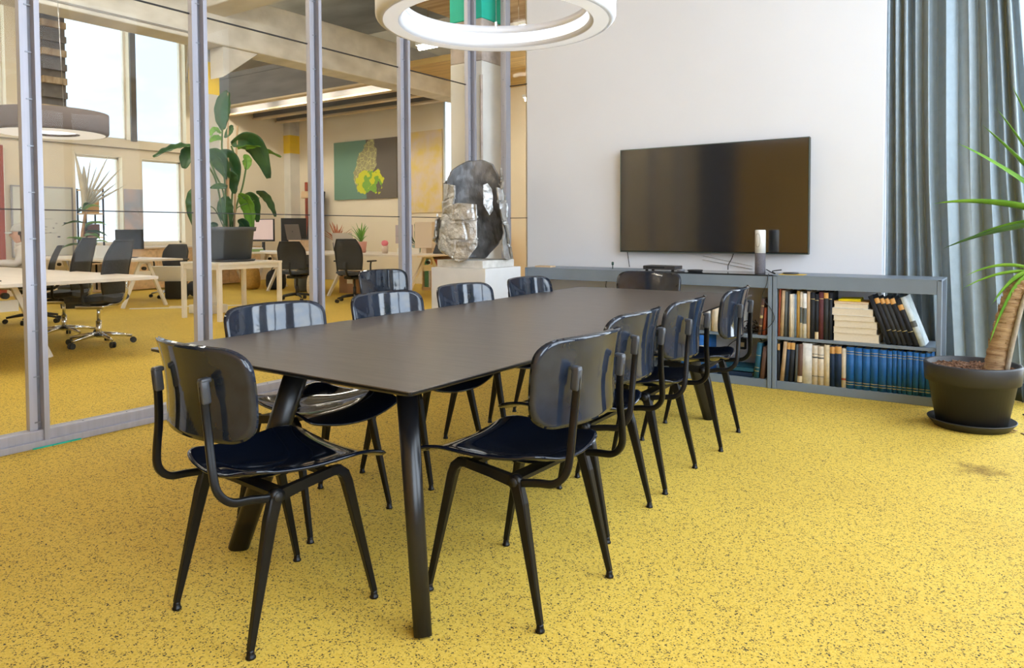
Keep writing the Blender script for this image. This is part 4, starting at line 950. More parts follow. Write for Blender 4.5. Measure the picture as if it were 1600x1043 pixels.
# person with a cap
pr = thing('person', 'person in pale grey shirt and grey cap sitting at the near desk, reading', 'person', (-10.42, 4.12, 0), PI/2+PI/2-.45)
SKIN = mat('skin', (.62, .36, .25), .6, var=.04); SHIRT = mat('pale grey shirt cloth', (.62, .57, .53), .9, var=.05, vscale=12); CAP = mat('grey cap cloth', (.46, .45, .43), .9, var=.04); TROU = mat('dark trousers', (.03, .035, .05), .9); HAIR = mat('dark hair', (.03, .02, .014), .7)
body = MB()
body.tube(smoothline([(0, -.05, .46), (0, -.07, .58), (0, -.06, .74), (0, -.02, .90), (0, .0, .985), (0, .01, 1.03)], 4), [(.17, .13)]*4+[(.175, .125)]*4+[(.185, .12)]*4+[(.20, .11)]*4+[(.13, .08)]*4+[(.055, .055)], 18, up=(0, 1, 0))
for s_ in (-1, 1):
    body.tube(smoothline([(s_*.17, -.01, .955), (s_*.235, -.0, .88), (s_*.255, .06, .76), (s_*.20, .20, .765), (s_*.10, .33, .775)], 4), [.06, .062, .06, .056, .054, .052, .050, .048, .046, .045, .044, .042, .040, .036, .034, .031, .028], 12)
    body.tube(smoothline([(s_*.09, -.02, .50), (s_*.11, .20, .52), (s_*.11, .42, .51), (s_*.11, .44, .30), (s_*.11, .42, .08)], 4), [.085]*5+[.075]*4+[.062]*4+[.05]*4, 12)
    body.tube([(s_*.11, .38, .045), (s_*.11, .50, .035), (s_*.11, .60, .025)], [.045, .042, .025], 10)
bo = body.build('body', SHIRT, pr)
for s_ in (-1, 1):
    hd = MB().box((s_*.07, .385, .775), (.075, .085, .026), bev=.012, seg=3)
    for f_ in range(4): hd.tube([(s_*.07-.028+.018*f_, .42, .777), (s_*.07-.030+.019*f_, .455, .780), (s_*.07-.030+.019*f_, .485-.006*abs(f_-1.5), .770)], [.0085, .008, .006], 7)
    hd.tube([(s_*.035, .36, .775), (s_*.018, .395, .78), (s_*.016, .42, .777)], [.010, .009, .007], 7)
    hd.build('hand', SKIN, pr)
head = MB()
def headpt(u, v):
    th = PI*v; ph = 2*PI*u; x = .075*math.sin(th)*math.cos(ph); y = .095*math.sin(th)*math.sin(ph); z = .122*math.cos(th)
    if y > 0:
        y *= 1-.10*max(0, -z/.12)
        y += .026*math.exp(-((x/.014)**2+((z+.012)/.022)**2))        # nose
        y += .008*math.exp(-((x/.03)**2+((z+.060)/.010)**2))+.010*math.exp(-((x/.03)**2+((z+.100)/.02)**2))   # mouth, chin
        y -= .008*math.exp(-(((abs(x)-.032)/.014)**2+((z-.018)/.010)**2))
    x += math.copysign(.012*math.exp(-((y/.016)**2+((z+.0)/.028)**2)), x) if abs(math.cos(ph)) > .9 else 0
    return (x, .03+y, 1.125+z)
head.sheet(headpt, 40, 30); head.tube([(0, .005, 1.0), (0, .012, 1.06)], .052, 14)
hd = head.build('head', SKIN, pr)
for s_ in (-1, 1): MB().lathe([(0, -.007), (.006, -.004), (.007, 0), (.006, .004), (0, .007)], 10, (s_*.031, .113, 1.143)).build('eye', HAIR, hd)
MB().sheet(lambda u, v: tuple((Vector(headpt(u, .26+v*(.48 if u > .5 else .26)))-Vector((0, .03, 1.125)))*1.04+Vector((0, .03, 1.125))), 40, 8, .004, mask=lambda u, v: not (.03 < u < .47)).build('hair', HAIR, pr)
cap = MB().sheet(lambda u, v: tuple((Vector((.075*math.sin(PI*v*.44)*math.cos(2*PI*u), .095*math.sin(PI*v*.44)*math.sin(2*PI*u), .122*math.cos(PI*v*.44))))*1.09+Vector((0, .03, 1.135))), 36, 12, .004)
cap.sheet(lambda u, v: ((2*u-1)*.075*(1-.25*v*v), .115+.085*v*(1-.35*(2*u-1)**2), 1.160-.012*v-.02*(2*u-1)**2), 12, 6, .004)
cap.build('cap', CAP, pr)
t = thing('open_document', 'white sheets held open by the person with the cap', 'papers', (-10.28, 3.52, .745), .2)
MB().sheet(lambda u, v: (u*.5-.25, v*.3-.15, .03+.05*abs(2*u-1)**.8), 14, 2, .002).build('sheet', mat('white paper', (.85, .85, .84), .8), t)
t = thing('headphones', 'dark purple headphones lying on the near desk', 'headphones', (-7.55, 2.42, .7305), .5)
MB().tube(arc((0, 0, .03), .075, 0, PI, 14, ((1, 0, 0), (0, .5, .87))), .008, 8).build('headband', mat('dark violet plastic', (.05, .03, .09), .4), t)
for s_ in (-1, 1): MB().lathe([(0, 0), (.04, 0), (.042, .015), (.03, .028), (0, .028)], 18, (s_*.075, 0, 0)).build('ear_cup', BLACKR, t)
t = thing('desk_lead', 'flat dark lead lying beside the headphones', 'cable', (-7.35, 2.6, .7305)); MB().tube(smoothline([(-.15, 0, .004), (0, .06, .004), (.1, .0, .004), (.2, .05, .004)], 5), .005, 6).build('lead', BLACKR, t)

# window side of the office
t = thing('whiteboard', 'white board with faint notes standing against the far wall', 'whiteboard', (OX+.05, 6.25, 0)); 
MB().box((0, 0, 1.35), (.025, 1.0, 1.25)).build('board', mat('pale board', (.70, .73, .72), .5, var=.02), t)
m = MB()
for s_ in (-1, 1): m.box((.008, s_*.51, 1.35), (.03, .025, 1.3)); m.box((.008, 0, 1.35+s_*.64), (.03, 1.04, .025)); m.bar((0, s_*.4, 0), (0, s_*.4, .73), .03, .03)
m.build('frame', ALU, t)
m = MB()
for k in range(9): m.box((.0135, rnd.uniform(-.25, .42), rnd.uniform(1.05, 1.45)), (.002, rnd.uniform(.02, .06), rnd.uniform(.006, .03)))
for y_, z_ in ((.12, 1.14), (-.05, 1.20), (.05, 1.4)): m.box((.0135, y_, z_), (.002, .22, .005))
m.build('notes', mat('board marker ink', (.10, .12, .18), .6), t)
t = thing('map_poster', 'blue grey and pink map poster between the two lower office windows', 'poster', (OX+.012, 7.965, 1.25))
MB().box((0, 0, 0), (.012, .38, 1.55)).build('sheet', mat('faded map print', (.36, .40, .50), .8, col2=(.62, .50, .50), vscale=3.2), t)
t = thing('open_shelf', 'narrow warm lit wooden shelf rack between whiteboard and fan palm', 'shelf', (-14.70, 6.98, 0))
for z in (.02, .55, 1.05, 1.5, 1.95): MB().box((0, 0, z), (.34, .34, .025)).build('shelf_board', PLY, t)
for sx in (-1, 1):
    for sy in (-1, 1): MB().box((sx*.16, sy*.16, .99), (.025, .025, 1.98)).build('post', BLACKST, t)
for k, (z, c_) in enumerate(((.57, DKC), (1.07, BRN), (1.52, MUS))):
    o = MB().box((0, 0, .12), (.24, .22, .24), bev=.01).build('storage_box', c_, None, (-14.70, 6.98, z-.0075+.001)); tag(o, ['charcoal storage box low on the narrow wooden rack', 'brown storage box at middle height on the narrow wooden rack', 'mustard storage box high on the narrow wooden rack'][k], 'box')
t = thing('sideboard', 'long low pale wood sideboard along the far office windows', 'sideboard', (-14.66, 8.9, 0))
MB().box((0, 0, .42), (.55, 3.3, .80)).build('body', PLY, t); MB().box((.01, 0, .84), (.6, 3.36, .035)).build('top', DESKTOP, t)
for k in range(4): MB().box((.28, -1.23+k*.82, .42), (.012, .79, .72)).build('door', PLY, t)
for k in range(3): tag(MB().box((0, 0, .06), (.1, .12, .12), bev=.01).build('green_box', mat('mint box', (.25, .48, .33), .6), None, (-12.9+.25*k*.0-.05, 5.95+k*.2, .7305)), ['first small mint green box on the window desk', 'middle small mint green box on the window desk', 'last small mint green box on the window desk'][k], 'box')
t = thing('monitor', 'thin monitor with orange back on the window desk', 'monitor', (-12.0, 6.30, .7305), .9)
MB().box((0, 0, .30), (.42, .02, .32), rot=rx(.08), bev=.004).build('screen', BLACKR, t); MB().box((0, .0125, .30), (.40, .006, .30), rot=rx(.08)).build('back_cover', mat('orange back', (.62, .20, .07), .5), t)
MB().box((0, .03, .10), (.05, .02, .2)).box((0, .02, .006), (.2, .16, .012)).build('stand', BLACKR, t)
t = thing('paper_stack', 'stack of white papers on the window desk', 'papers', (-12.4, 6.0, .7305)); MB().box((0, 0, .10), (.3, .22, .2)).build('sheets', mat('white paper', (.85, .85, .84)), t)
t = thing('modesty_board', 'white board panel leaning on a stool below the window desk', 'panel', (-11.9, 7.0, .02), .6); MB().box((0, 0, .42), (.75, .03, .26), rot=rx(.2)).build('panel', mat('white paper', (.85, .85, .84)), t); MB().box((0, .06, .14), (.3, .2, .30)).build('stool', BLACKR, t)
t = thing('dark_bag', 'dark blue bag slumped on the floor by the window desk', 'bag', (-11.9, 7.45, 0)); MB().sheet(lambda u, v: (.28*math.sin(PI*v)*math.cos(2*PI*u)*(1+.1*math.sin(6*u)), .18*math.sin(PI*v)*math.sin(2*PI*u), .16+.16*math.cos(PI*v)), 24, 14).build('bag_body', TROU, t); MB().tube(arc((0, 0, .30), .08, 0, PI, 10, ((1, 0, 0), (0, 0, 1))), .008, 7).build('strap', BLACKR, t)
for k, (x, y, a, L) in enumerate(((-10.7, 6.0, .2, .75), (-10.55, 6.42, .1, .55), (-10.2, 6.75, .25, .6))):
    o = MB().box((0, 0, .006), (L, .05, .012)).build('wood_strip', WOODW, None, (x, y, 0), (0, 0, a+.6)); tag(o, ['longest white strip on the yellow floor beside the trestle leg', 'short white strip on the floor, middle of the three', 'white strip on the floor nearest the plant stand'][k], 'strip', 'white strips on the floor')

# fan palm with pale dry leaves and a green climber
pot = thing('fan_palm', 'fan palm with pale dry leaves before the lower office window', 'potted plant', (-11.9, 5.35, 0))
MB().lathe([(.15, 0), (.19, .32), (.20, .34), (.18, .34), (.17, .30), (0, .29)], 24).build('pot', POTB, pot)
MB().tube(smoothline([(0, 0, .28), (.02, .1, .8), (0, .2, 1.3), (0, .25, 1.6)], 5), .022, 8).build('stem', STEMB, pot)
DRY = mat('pale dry leaf', (.60, .56, .46), .8, var=.12, vscale=10)
hub = Vector((0, .22, 1.50))
for k in range(9):
    an = math.radians(32+k*8.6); L = (.80, .68, .92, .75, .95, .70)[k % 6]
    sword(hub, hub+Vector((.05, math.cos(an)*L*.95, math.sin(an)*L)), .11, .0, pot, DRY, 'dry_leaf')
for k in range(16):
    a = rnd.uniform(0, 2*PI); r = rnd.uniform(.15, .42); z = rnd.uniform(.85, 1.5); p = Vector((0, .22, z)); q = p+Vector((r*.5*math.cos(a), r*math.sin(a), rnd.uniform(-.1, .15)))
    sword(p, q, .15, .04, pot, LEAFL if k % 2 else LEAFG, 'green_leaf')

# plant stand and the big strelitzia in front of the column
st = thing('plant_stand', 'slim white table carrying the large potted plant beyond the glass', 'table', (-8.83, 6.02, 0))
MB().box((0, 0, .735), (.86, .98, .03), bev=.003).build('top', WOODW, st)
mm = MB()
for s_ in (-1, 1): mm.box((s_*.40, 0, .69), (.025, .9, .06)); mm.box((0, s_*.46, .69), (.78, .025, .06))
mm.build('apron', WOODW, st)
for sx in (-1, 1):
    for sy in (-1, 1): MB().box((sx*.40, sy*.46, .36), (.05, .05, .72)).build('leg', WOODW, st)
pl = thing('bird_of_paradise_plant', 'tall plant with big paddle leaves in a slate pot on the white stand', 'potted plant', (-8.84, 5.98, .7505))
MB().lathe([(.33, 0), (.345, .025), (.31, .025), (.29, .03)], 36).build('saucer', POTB, pl)
MB().lathe([(.285, .026), (.325, .40), (.352, .405), (.36, .46), (.34, .46), (.33, .43), (0, .42)], 40).build('pot', mat('slate grey pot', (.075, .085, .10), .5, var=.05), pl)
O2 = Vector((-8.84, 5.98, .7505))
def paddle(base, mid, tip, wid, m=LEAFG, parent=pl, droop=0.0, twist=0.0):
    wid *= .80; twist += .35
    """petiole from the pot to base, blade from base via mid to tip"""
    base, mid, tip = Vector(base), Vector(mid), Vector(tip)
    def c(u): return (1-u)**2*base+2*u*(1-u)*mid+u*u*tip
    view = Vector((.82, -.57, .15)).normalized()
    def fn(u, v):
        s = 2*v-1; p = c(u); d = (c(min(1, u+.02))-c(max(0, u-.02))).normalized()
        side = d.cross(Matrix.Rotation(twist, 3, d) @ view).normalized(); n = side.cross(d)
        ww = wid*.5*math.sin(PI*min(1, (u*.93+.04)))**.62
        return p+side*s*ww+n*(abs(s)*ww*.35)+n*.008*math.sin(u*26+s)*abs(s)
    b_ = MB().sheet(fn, 20, 8, .003).build('leaf', m, parent)
    MB().tube([c(u/10) for u in range(11)], [.008-.0005*u for u in range(11)], 6).build('midrib', STEMG, b_)
def petiole(pts, r=.012, m=STEMG): MB().tube(smoothline(pts, 5), r, 8).build('stalk', m, pl)
def W(y, z, x=-8.8): return Vector((x, y, z))-O2
petiole([(0, -.0, .42), (.02, -.05, 1.0), W(5.88, 2.2), W(5.89, 2.52)]); paddle(W(5.89, 2.50), W(5.80, 2.76), W(5.98, 3.02), .29, twist=.25)
petiole([(0, .03, .42), (.0, .08, 1.0), W(6.10, 2.05), W(6.02, 2.3)]); paddle(W(6.02, 2.32), W(6.45, 2.62), W(6.62, 1.90), .36, twist=.3)
paddle(W(6.1, 2.28), W(6.4, 2.4), W(6.83, 2.22), .16, LEAFL, twist=1.0)
petiole([(0, -.05, .42), (.0, -.15, 1.0), W(5.68, 2.0), W(5.45, 2.24)]); paddle(W(5.45, 2.24), W(5.25, 2.24), W(4.94, 2.06), .20, twist=.5)
paddle(W(5.52, 2.22), W(5.42, 2.2), W(5.34, 1.95), .28, twist=.1)
petiole([(0, -.02, .42), (.03, -.08, .9), W(5.78, 1.9), W(5.66, 2.18)]); paddle(W(5.66, 2.18), W(5.85, 2.22), W(5.96, 1.86), .30, twist=.2)
paddle(W(5.80, 2.15), W(6.05, 2.22), W(6.08, 1.78), .32, twist=-.1)
paddle(W(5.90, 1.9), W(6.08, 1.95), W(6.06, 1.66), .26, twist=.3)
paddle(W(5.86, 2.45), W(5.76, 2.55), W(5.72, 2.40), .10, LEAFL); paddle(W(5.88, 2.38), W(5.80, 2.40), W(5.70, 2.32), .12, LEAFL); paddle(W(5.92, 2.4), W(6.0, 2.5), W(6.04, 2.58), .11, LEAFG)
petiole([(0, .05, .42), (.0, .15, .8), W(6.18, 1.75), W(6.24, 2.0)]); paddle(W(6.24, 2.0), W(6.28, 2.15), W(6.20, 2.18), .17, LEAFL)
paddle(W(5.94, 1.62), W(5.92, 1.5), W(5.97, 1.22), .30, LEAFG, twist=.2); paddle(W(6.12, 1.66), W(6.35, 1.60), W(6.32, 1.15), .28, LEAFL, twist=.4)
paddle(W(6.18, 1.62), W(6.42, 1.72), W(6.42, 1.28), .22, LEAFG, twist=.2); petiole([(0, .02, .42), (0, .12, .7), W(6.3, 1.55), W(6.45, 1.62)], .007)
paddle(W(6.40, 1.70), W(6.62, 1.72), W(6.72, 1.36), .16, LEAFG, twist=.4); paddle(W(6.1, 1.28), W(6.2, 1.3), W(6.24, 1.08), .22, LEAFG)
paddle(W(5.7, 1.72), W(5.82, 1.78), W(5.98, 1.74), .10, LEAFG); petiole([(0, -.05, .42), (0, -.2, .7), W(5.62, 1.5), W(5.52, 1.72)], .007); paddle(W(5.52, 1.72), W(5.45, 1.6), W(5.48, 1.2), .26, LEAFG)
paddle(W(5.66, 1.22), W(5.72, 1.26), W(5.80, 1.23), .09, LEAFG)
MB().tube([(.05, -.03, .42), W(5.98, 3.0)], .012, 7).build('bamboo_stake', mat('bamboo', (.62, .42, .26), .7), pl)
MB().tube([(.03, .07, .42), W(6.12, 2.58)], .014, 7).build('bamboo_stake', mat('bamboo', (.62, .42, .26)), pl)
MB().tube(smoothline([(-.02, -.03, .42), (0, -.02, .9), (.02, .0, 1.25)], 4), .03, 9).build('trunk', STEMB, pl)

# pendant ring, fluorescent lamps, added fill strips
ring_lamp('office_ring_lamp', 'dark felt ring pendant hanging in the office at the upper left', (-8.5, 3.66, 2.19), .54, .30, .22, 3, mat('grey brown felt', (.15, .125, .12), .9), 4.0, .5)
FLUO = mat('lit fluorescent tube', (1.0, .92, .78), .5, emit=46.0)
def strip(label, x0, x1, y, z):
    t = thing('strip_lamp', label, 'lamp', ((x0+x1)/2, y, z), 0, 'fluorescent strip lamps of the office'); L = x1-x0; top = 5.59 if z > 4.4 else 3.945 if z < 3.6 else (4.365 if (x1 < -9 or y > 9.4) else 4.395)
    MB().box((0, 0, .035), (L, .12, .05), bev=.004).build('housing', WHITEP, t)
    MB().tube([(-L/2+.03, 0, -.02), (L/2-.03, 0, -.02)], .035, 10).build('tube', FLUO, t)
    MB().tube([(-L/2+.2, 0, .06), (-L/2+.2, 0, top-z)], .006, 6).tube([(L/2-.2, 0, .06), (L/2-.2, 0, top-z)], .006, 6).build('rod', CHROME, t)
strip('lit fluorescent strip above the plant, left one of the row', -14.6, -13.4, 9.8, 3.92)
strip('lit fluorescent strip in the middle of the row under the dark joists', -13.0, -11.3, 9.8, 3.92)
strip('lit fluorescent strip at the right end of the row under the dark joists', -11.1, -9.6, 9.8, 3.92)
strip('fluorescent strip nearer the glass, high above the long desk', -7.4, -5.4, 8.2, 3.85)
strip('added fill strip over the near desk, high under the ceiling', -8.2, -5.6, 4.6, 3.95)  # this strip and the next are added to brighten the office
strip('added fill strip farther left over the near desk', -8.2, -5.6, 0.6, 3.95)
for k, (x0_, x1_, y_, z_, lab) in enumerate(((-13.6, -11.0, 1.0, 4.9, 'added fill strip high over the window side, nearest the rear of the office'), (-13.6, -11.0, 3.4, 4.9, 'added fill strip high over the window side, second from the rear'), (-13.6, -11.0, 6.0, 4.9, 'added fill strip high over the window side, third from the rear'),  # more fill strips, added only to lift the office light
    (-8.2, -5.6, 3.2, 4.0, 'added fill strip near the glass between the two over the near desk'), (-7.4, -5.4, 11.0, 3.5, 'added fill strip near the end wall beyond the white corner column'), (-8.2, -5.8, -1.0, 4.0, 'added fill strip close to the rear wall of the office, left of the near desk'))):
    strip(lab, x0_, x1_, y_, z_)

# end wall: painting, pale map, leaning board
def artmat():
    m = bpy.data.materials.new('abstract map painting'); m.use_nodes = True; t = m.node_tree; b = t.nodes['Principled BSDF']; Lk = t.links
    tcn = t.nodes.new('ShaderNodeTexCoord'); sep = t.nodes.new('ShaderNodeSeparateXYZ'); Lk.new(tcn.outputs['Object'], sep.inputs[0])
    def math_(op, a, b_=None, c=None):
        n = t.nodes.new('ShaderNodeMath'); n.operation = op
        for i, q in enumerate((a, b_, c)):
            if q is None: continue
            if isinstance(q, (int, float)): n.inputs[i].default_value = q
            else: Lk.new(q, n.inputs[i])
        return n.outputs[0]
    def mix(f, a, b_):
        n = t.nodes.new('ShaderNodeMix'); n.data_type = 'RGBA'; Lk.new(f, n.inputs[0])
        for i, q in ((6, a), (7, b_)):
            if isinstance(q, tuple): n.inputs[i].default_value = (*q, 1)
            else: Lk.new(q, n.inputs[i])
        return n.outputs[2]
    nz_ = t.nodes.new('ShaderNodeTexNoise'); nz_.inputs['Scale'].default_value = 3.2; nz_.inputs['Detail'].default_value = 6; Lk.new(tcn.outputs['Object'], nz_.inputs['Vector'])
    vo = t.nodes.new('ShaderNodeTexVoronoi'); vo.feature = 'DISTANCE_TO_EDGE'; vo.inputs['Scale'].default_value = 9; Lk.new(tcn.outputs['Object'], vo.inputs['Vector'])
    X, Z = sep.outputs[0], sep.outputs[2]; N = math_('SUBTRACT', nz_.outputs['Fac'], .5)
    base = mix(math_('GREATER_THAN', math_('MULTIPLY_ADD', N, .08, X), .06), (.15, .28, .21), (.13, .11, .09))
    d1 = math_('ADD', math_('MULTIPLY', math_('POWER', math_('ABSOLUTE', math_('ADD', math_('MULTIPLY', Z, -.35), X)), 2.0), 5.5), math_('MULTIPLY', math_('POWER', math_('ABSOLUTE', math_('SUBTRACT', Z, .12)), 2.0), 2.2))
    f1 = math_('LESS_THAN', math_('MULTIPLY_ADD', N, -1.3, d1), .62)
    lines = math_('GREATER_THAN', vo.outputs['Distance'], .035)
    c1 = mix(lines, (.62, .60, .24), (.33, .30, .16)); base = mix(f1, base, c1)
    d2 = math_('ADD', math_('MULTIPLY', math_('POWER', math_('ABSOLUTE', math_('SUBTRACT', X, .18)), 2.0), 2.2), math_('MULTIPLY', math_('POWER', math_('ABSOLUTE', math_('ADD', Z, .30)), 2.0), 5.0))
    f2 = math_('LESS_THAN', math_('MULTIPLY_ADD', N, -1.6, d2), .34)
    c2 = mix(math_('GREATER_THAN', nz_.outputs['Fac'], .52), (.20, .40, .05), (.62, .62, .03)); base = mix(f2, base, c2)
    Lk.new(base, b.inputs['Base Color']); b.inputs['Roughness'].default_value = .7
    return m
t = thing('painting', 'large green, brown and yellow abstract painting on the cream end wall', 'painting', (-12.45, OY-.03, 2.56)); MB().box((0, 0, 0), (2.02, .04, 1.34)).build('canvas', artmat(), t)
t = thing('pale_map', 'pale yellow map sheet hung right of the large painting', 'map', (-10.72, OY-.02, 2.42)); MB().box((0, 0, 0), (1.15, .02, 1.75)).build('sheet', mat('pale map print', (.74, .56, .16), .8, col2=(.72, .60, .52), vscale=3.4), t)
t = thing('leaning_board', 'dark board with timber edge leaning by the end wall', 'board', (-13.9, OY-.35, 0)); MB().box((0, .05, 1.05), (.5, .03, 2.1), rot=rx(-.12)).build('board', DKC, t); MB().box((0, -.08, 2.02), (.5, .06, .16), rot=rx(-.12)).build('timber_edge', PLY, t)
# long desk clutter
DZ = .7605
def put(name, label, cat, x, y, z=DZ, a=0.0, group=None): return thing(name, label, cat, (x, y, z), a, group)
t = put('monitor', 'large monitor with pinkish screen behind the big plant', 'monitor', -12.95, 9.55, .7405, .15)
MB().box((0, 0, .44), (.66, .03, .46), bev=.004).build('casing', BLACKR, t); MB().box((0, -.0165, .45), (.62, .004, .41)).build('screen', mat('pinkish screen', (.72, .56, .55), .3, emit=.25), t); MB().box((0, .03, .1), (.06, .03, .2)).box((0, .0, .007), (.26, .2, .014)).build('stand', BLACKR, t)
t = put('monitor', 'dark upright monitor edge beside the pinkish screen', 'monitor', -12.2, 9.75, DZ, 1.1); MB().box((0, 0, .40), (.5, .04, .52), bev=.004).build('casing', BLACKR, t); MB().box((0, 0, .07), (.06, .06, .14)).box((0, 0, .007), (.24, .2, .014)).build('stand', CHROME, t)
def laptop(label, x, y, a, z=DZ, c=(.33, .31, .30), sc_=1.0):
    t = put('laptop', label, 'laptop', x, y, z, a); m = mat('laptop shell %s' % str(c), c, .4, .4)
    MB().box((0, 0, .009), (.34*sc_, .24*sc_, .016), bev=.004).build('keyboard_base', m, t)
    ld = MB().box((0, -.14*sc_, .13*sc_), (.34*sc_, .010, .24*sc_), rot=rx(.22), bev=.003).build('lid', m, t)
    MB().lathe([(0, 0), (.014, 0), (.014, .002), (0, .002)], 12, (0, 0, 0)).build('lid_mark', BLACKR, ld, (0, -.147*sc_, .135*sc_), (PI/2+.22, 0, 0))
t = put('laptop_riser', 'wooden riser box under the dark laptop', 'riser', -11.85, 9.62, DZ); MB().box((0, 0, .11), (.36, .28, .22)).build('box', PLY, t)
laptop('dark grey open laptop on a wooden riser, seen from behind', -11.85, 9.62, 0, DZ+.2205, (.16, .14, .13), 1.25)
laptop('pale silver laptop seen from behind near the pink pot', -10.55, 9.75, .1, DZ+.0, (.55, .50, .44), 1.45)
def tuft(label, x, y, potc, n, L, wid, m, z=DZ, pr_=.085, ph=.17, kind='potted_plant'):
    t = put(kind, label, 'potted plant', x, y, z)
    MB().lathe([(pr_*.75, 0), (pr_, ph), (pr_*.9, ph), (pr_*.85, ph*.9), (0, ph*.88)], 20).build('pot', potc, t)
    for k in range(n):
        a = rnd.uniform(0, 2*PI); e = rnd.uniform(.35, 1.4); l = L*rnd.uniform(.7, 1.1); sword((0, 0, ph*.85), (l*math.cos(a)*math.cos(e), l*math.sin(a)*math.cos(e), ph+l*math.sin(e)), wid, .03, t, m)
tuft('spiky green plant in a pink pot on the long desk', -9.95, 9.45, mat('pink pot', (.62, .30, .24), .6), 26, .34, .035, LEAFL, pr_=.11, ph=.20)
tuft('small leafy plant in a dark pot on the long desk', -11.35, 9.62, POTB, 18, .20, .055, LEAFG)
tuft('reddish feathery plant in a dark vase before the leaning board', -11.15, 9.95, POTB, 22, .42, .04, mat('rust leaf', (.50, .17, .07), .7, var=.2))
tuft('thin dark stemmed plant with few leaves near the third mullion', -9.0, 9.9, mat('clear vase', (.32, .40, .34), .2), 8, .55, .05, LEAFG, ph=.14)
t = put('picture_panel', 'pale pinkish screen standing on the long desk', 'screen', -9.35, 9.95, DZ, -.1); MB().box((0, 0, .33), (.45, .03, .34)).build('panel', mat('mauve panel', (.50, .42, .45), .5), t); MB().box((0, .02, .08), (.06, .04, .16)).box((0, 0, .006), (.2, .16, .012)).build('stand', CHROME, t)
t = put('flower_vase', 'pale vase with pink blossom on the long desk', 'vase', -9.25, 9.35); MB().lathe([(.05, 0), (.06, .12), (.045, .13), (0, .12)], 16).build('vase', mat('pale beige ceramic', (.62, .50, .42), .5), t)
MB().lathe([(0, .12), (.05, .14), (.065, .18), (.045, .22), (0, .23)], 12).build('blossom', mat('pink blossom', (.80, .22, .28), .7), t)
t = put('ornament', 'small red and yellow ornament on the long desk', 'ornament', -10.95, 9.3); MB().sheet(lambda u, v: (.05*math.sin(PI*v)*math.cos(2*PI*u), .04*math.sin(PI*v)*math.sin(2*PI*u), .07+.07*math.cos(PI*v)), 14, 10).build('body', mat('ornament yellow', (.75, .45, .03), .5), t); MB().sheet(lambda u, v: (-.05+.03*math.sin(PI*v)*math.cos(2*PI*u), .03*math.sin(PI*v)*math.sin(2*PI*u), .15+.03*math.cos(PI*v)), 12, 8).build('head', mat('ornament red', (.6, .05, .04), .5), t)
t = put('desktop_computer', 'beige upright computer box beside the third mullion', 'computer', -8.62, 9.75); MB().box((0, 0, .32), (.40, .2, .46), bev=.01).build('screen_back', mat('beige case', (.68, .56, .44), .6), t); MB().box((0, 0, .045), (.10, .16, .09)).build('foot', mat('beige case', (.68, .56, .44)), t)
t = put('paper_stack', 'low stack of white boxes on the long desk', 'papers', -8.55, 9.2); MB().box((0, 0, .05), (.3, .22, .10)).build('sheets', mat('white paper', (.85, .85, .84)), t)
t = put('keyboard', 'white keyboard at the left end of the long desk', 'keyboard', -12.0, 9.05); MB().box((0, 0, .012), (.5, .16, .024), bev=.004).build('case', WHITEP, t)
t = put('magazine_pile', 'green and white magazines under the pinkish monitor', 'magazines', -12.85, 9.25, .7405); MB().box((0, 0, .03), (.34, .24, .06)).build('lower_magazine', mat('green print', (.28, .42, .16), .6), t); MB().box((.02, 0, .075), (.3, .22, .03)).build('upper_magazine', mat('white paper', (.85, .85, .84)), t)
t = put('tablet', 'flat dark tablet propped on the long desk at the far right', 'tablet', -8.1, 9.6); MB().box((0, 0, .11), (.4, .02, .24), rot=rx(-.5)).build('casing', BLACKR, t)
# wood cabinet and its things, end of the office
t = thing('wood_cabinet', 'orange brown wooden cabinet behind the sculpture end of the long desk', 'cabinet', (-9.3, 11.6, 0)); MB().box((0, 0, .6), (1.6, .6, 1.2), bev=.004).build('body', PLY, t)
for k in range(2): MB().box((-.4+k*.8, -.306, .6), (.78, .012, 1.1)).build('door', PLY, t)
t = thing('cabinet_back_panel', 'orange wooden panel standing on the wooden cabinet', 'panel', (-9.25, 11.8, 1.2005)); MB().box((0, 0, .30), (.95, .03, .6), bev=.003).build('panel', mat('orange timber', (.70, .40, .16), .6, var=.1), t)
t = thing('desk_phone', 'black desk telephone on the wooden cabinet', 'telephone', (-9.1, 11.45, 1.206), .3); MB().box((0, 0, .03), (.22, .2, .05), rot=rx(.15), bev=.01).build('base', BLACKR, t); MB().tube([(-.02, -.06, .09), (.05, 0, .16), (.1, .05, .2)], .02, 8).build('handset', BLACKR, t)
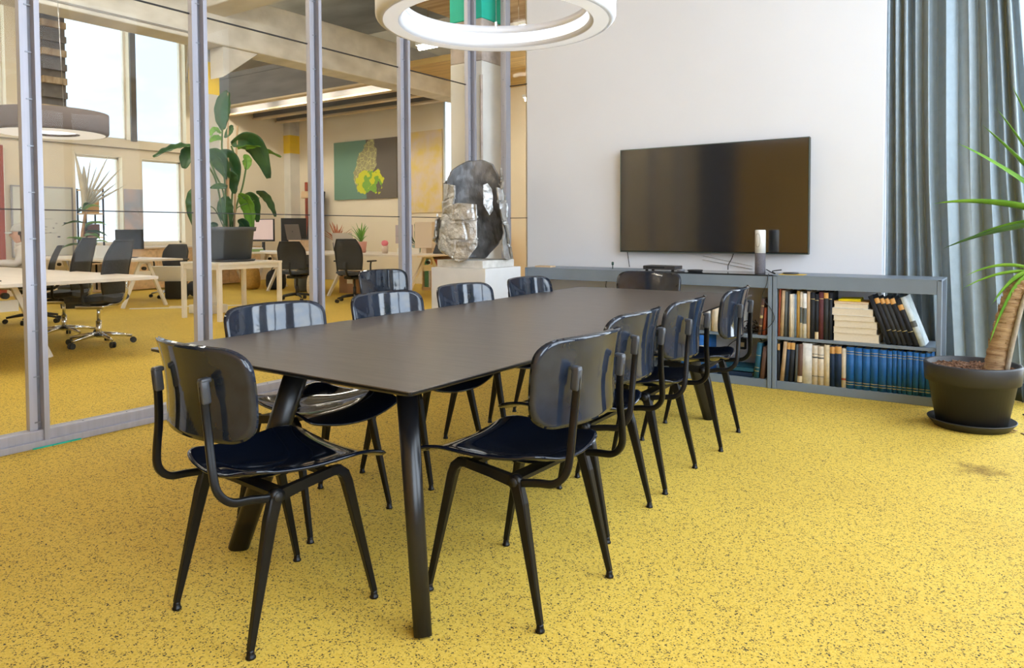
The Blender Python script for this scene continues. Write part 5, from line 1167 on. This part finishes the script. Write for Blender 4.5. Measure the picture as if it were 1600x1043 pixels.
t = thing('low_bookshelf', 'low shelf with green, white and orange books behind the plinth', 'bookshelf', (-8.9, 10.9, 0)); MB().box((0, .13, .35), (1.5, .02, .7)).box((0, 0, .69), (1.5, .28, .02)).box((0, 0, .03), (1.5, .28, .06)).box((-.74, 0, .35), (.02, .28, .7)).box((.74, 0, .35), (.02, .28, .7)).build('carcass', PLY, t)
x = -9.6
for k in range(16):
    th = rnd.uniform(.05, .10); c_ = (cover('shelf green', (.10, .28, .16)), WHT, ORP, RUS, CRM)[k % 5]
    nm = ['green', 'white', 'orange', 'rust red', 'cream'][k % 5]
    o = MB().box((th/2, 0, .27), (th-.004, .2, .54)).build('book', c_, None, (x, 10.88, .0605)); tag(o, '%s file on the low office bookshelf, %s of its colour from the left' % (nm, ORD[k//5]), 'book', 'files on the low office bookshelf'); x += th+.002
# things under the desks
for k, (x, y, s_, c_, lab) in enumerate(((-12.75, 9.1, .30, MUS, 'mustard bag on the floor under the plain desk'), (-12.2, 9.3, .26, BLK, 'black rucksack under the left end of the long desk'), (-11.3, 9.3, .30, GRY, 'grey bag on the floor below the dark laptop'), (-10.7, 9.0, .26, CRM, 'cream bag on the floor beside the trestle'))):
    t = thing('bag', lab, 'bag', (x, y, 0), k*.7); MB().sheet(lambda u, v: (s_*.8*max(0, math.sin(PI*v))**.45*math.copysign(abs(math.cos(2*PI*u))**.55, math.cos(2*PI*u))*(.82+.18*v), .5*s_*max(0, math.sin(PI*v))**.45*math.copysign(abs(math.sin(2*PI*u))**.55, math.sin(2*PI*u))*(.7+.3*v), s_*.75*(1+math.copysign(abs(math.cos(PI*v))**.7, math.cos(PI*v)))*(1+.06*math.sin(9*u+k)*(1-v))), 28, 14).build('bag_body', c_, t)
    MB().tube(arc((0, 0, s_*1.42), .09, 0, PI, 10, ((1, 0, 0), (0, 0, 1))), .009, 7).build('strap', BLACKR, t)
t = thing('cardboard_box', 'brown cardboard box with white label under the long desk', 'box', (-10.35, 9.65, 0), .1); MB().box((0, 0, .2), (.42, .36, .40)).build('carton', mat('cardboard', (.36, .22, .13), .85, var=.08), t); MB().box((.05, -.181, .24), (.14, .003, .12)).build('label_sheet', mat('white paper', (.85, .85, .84)), t)
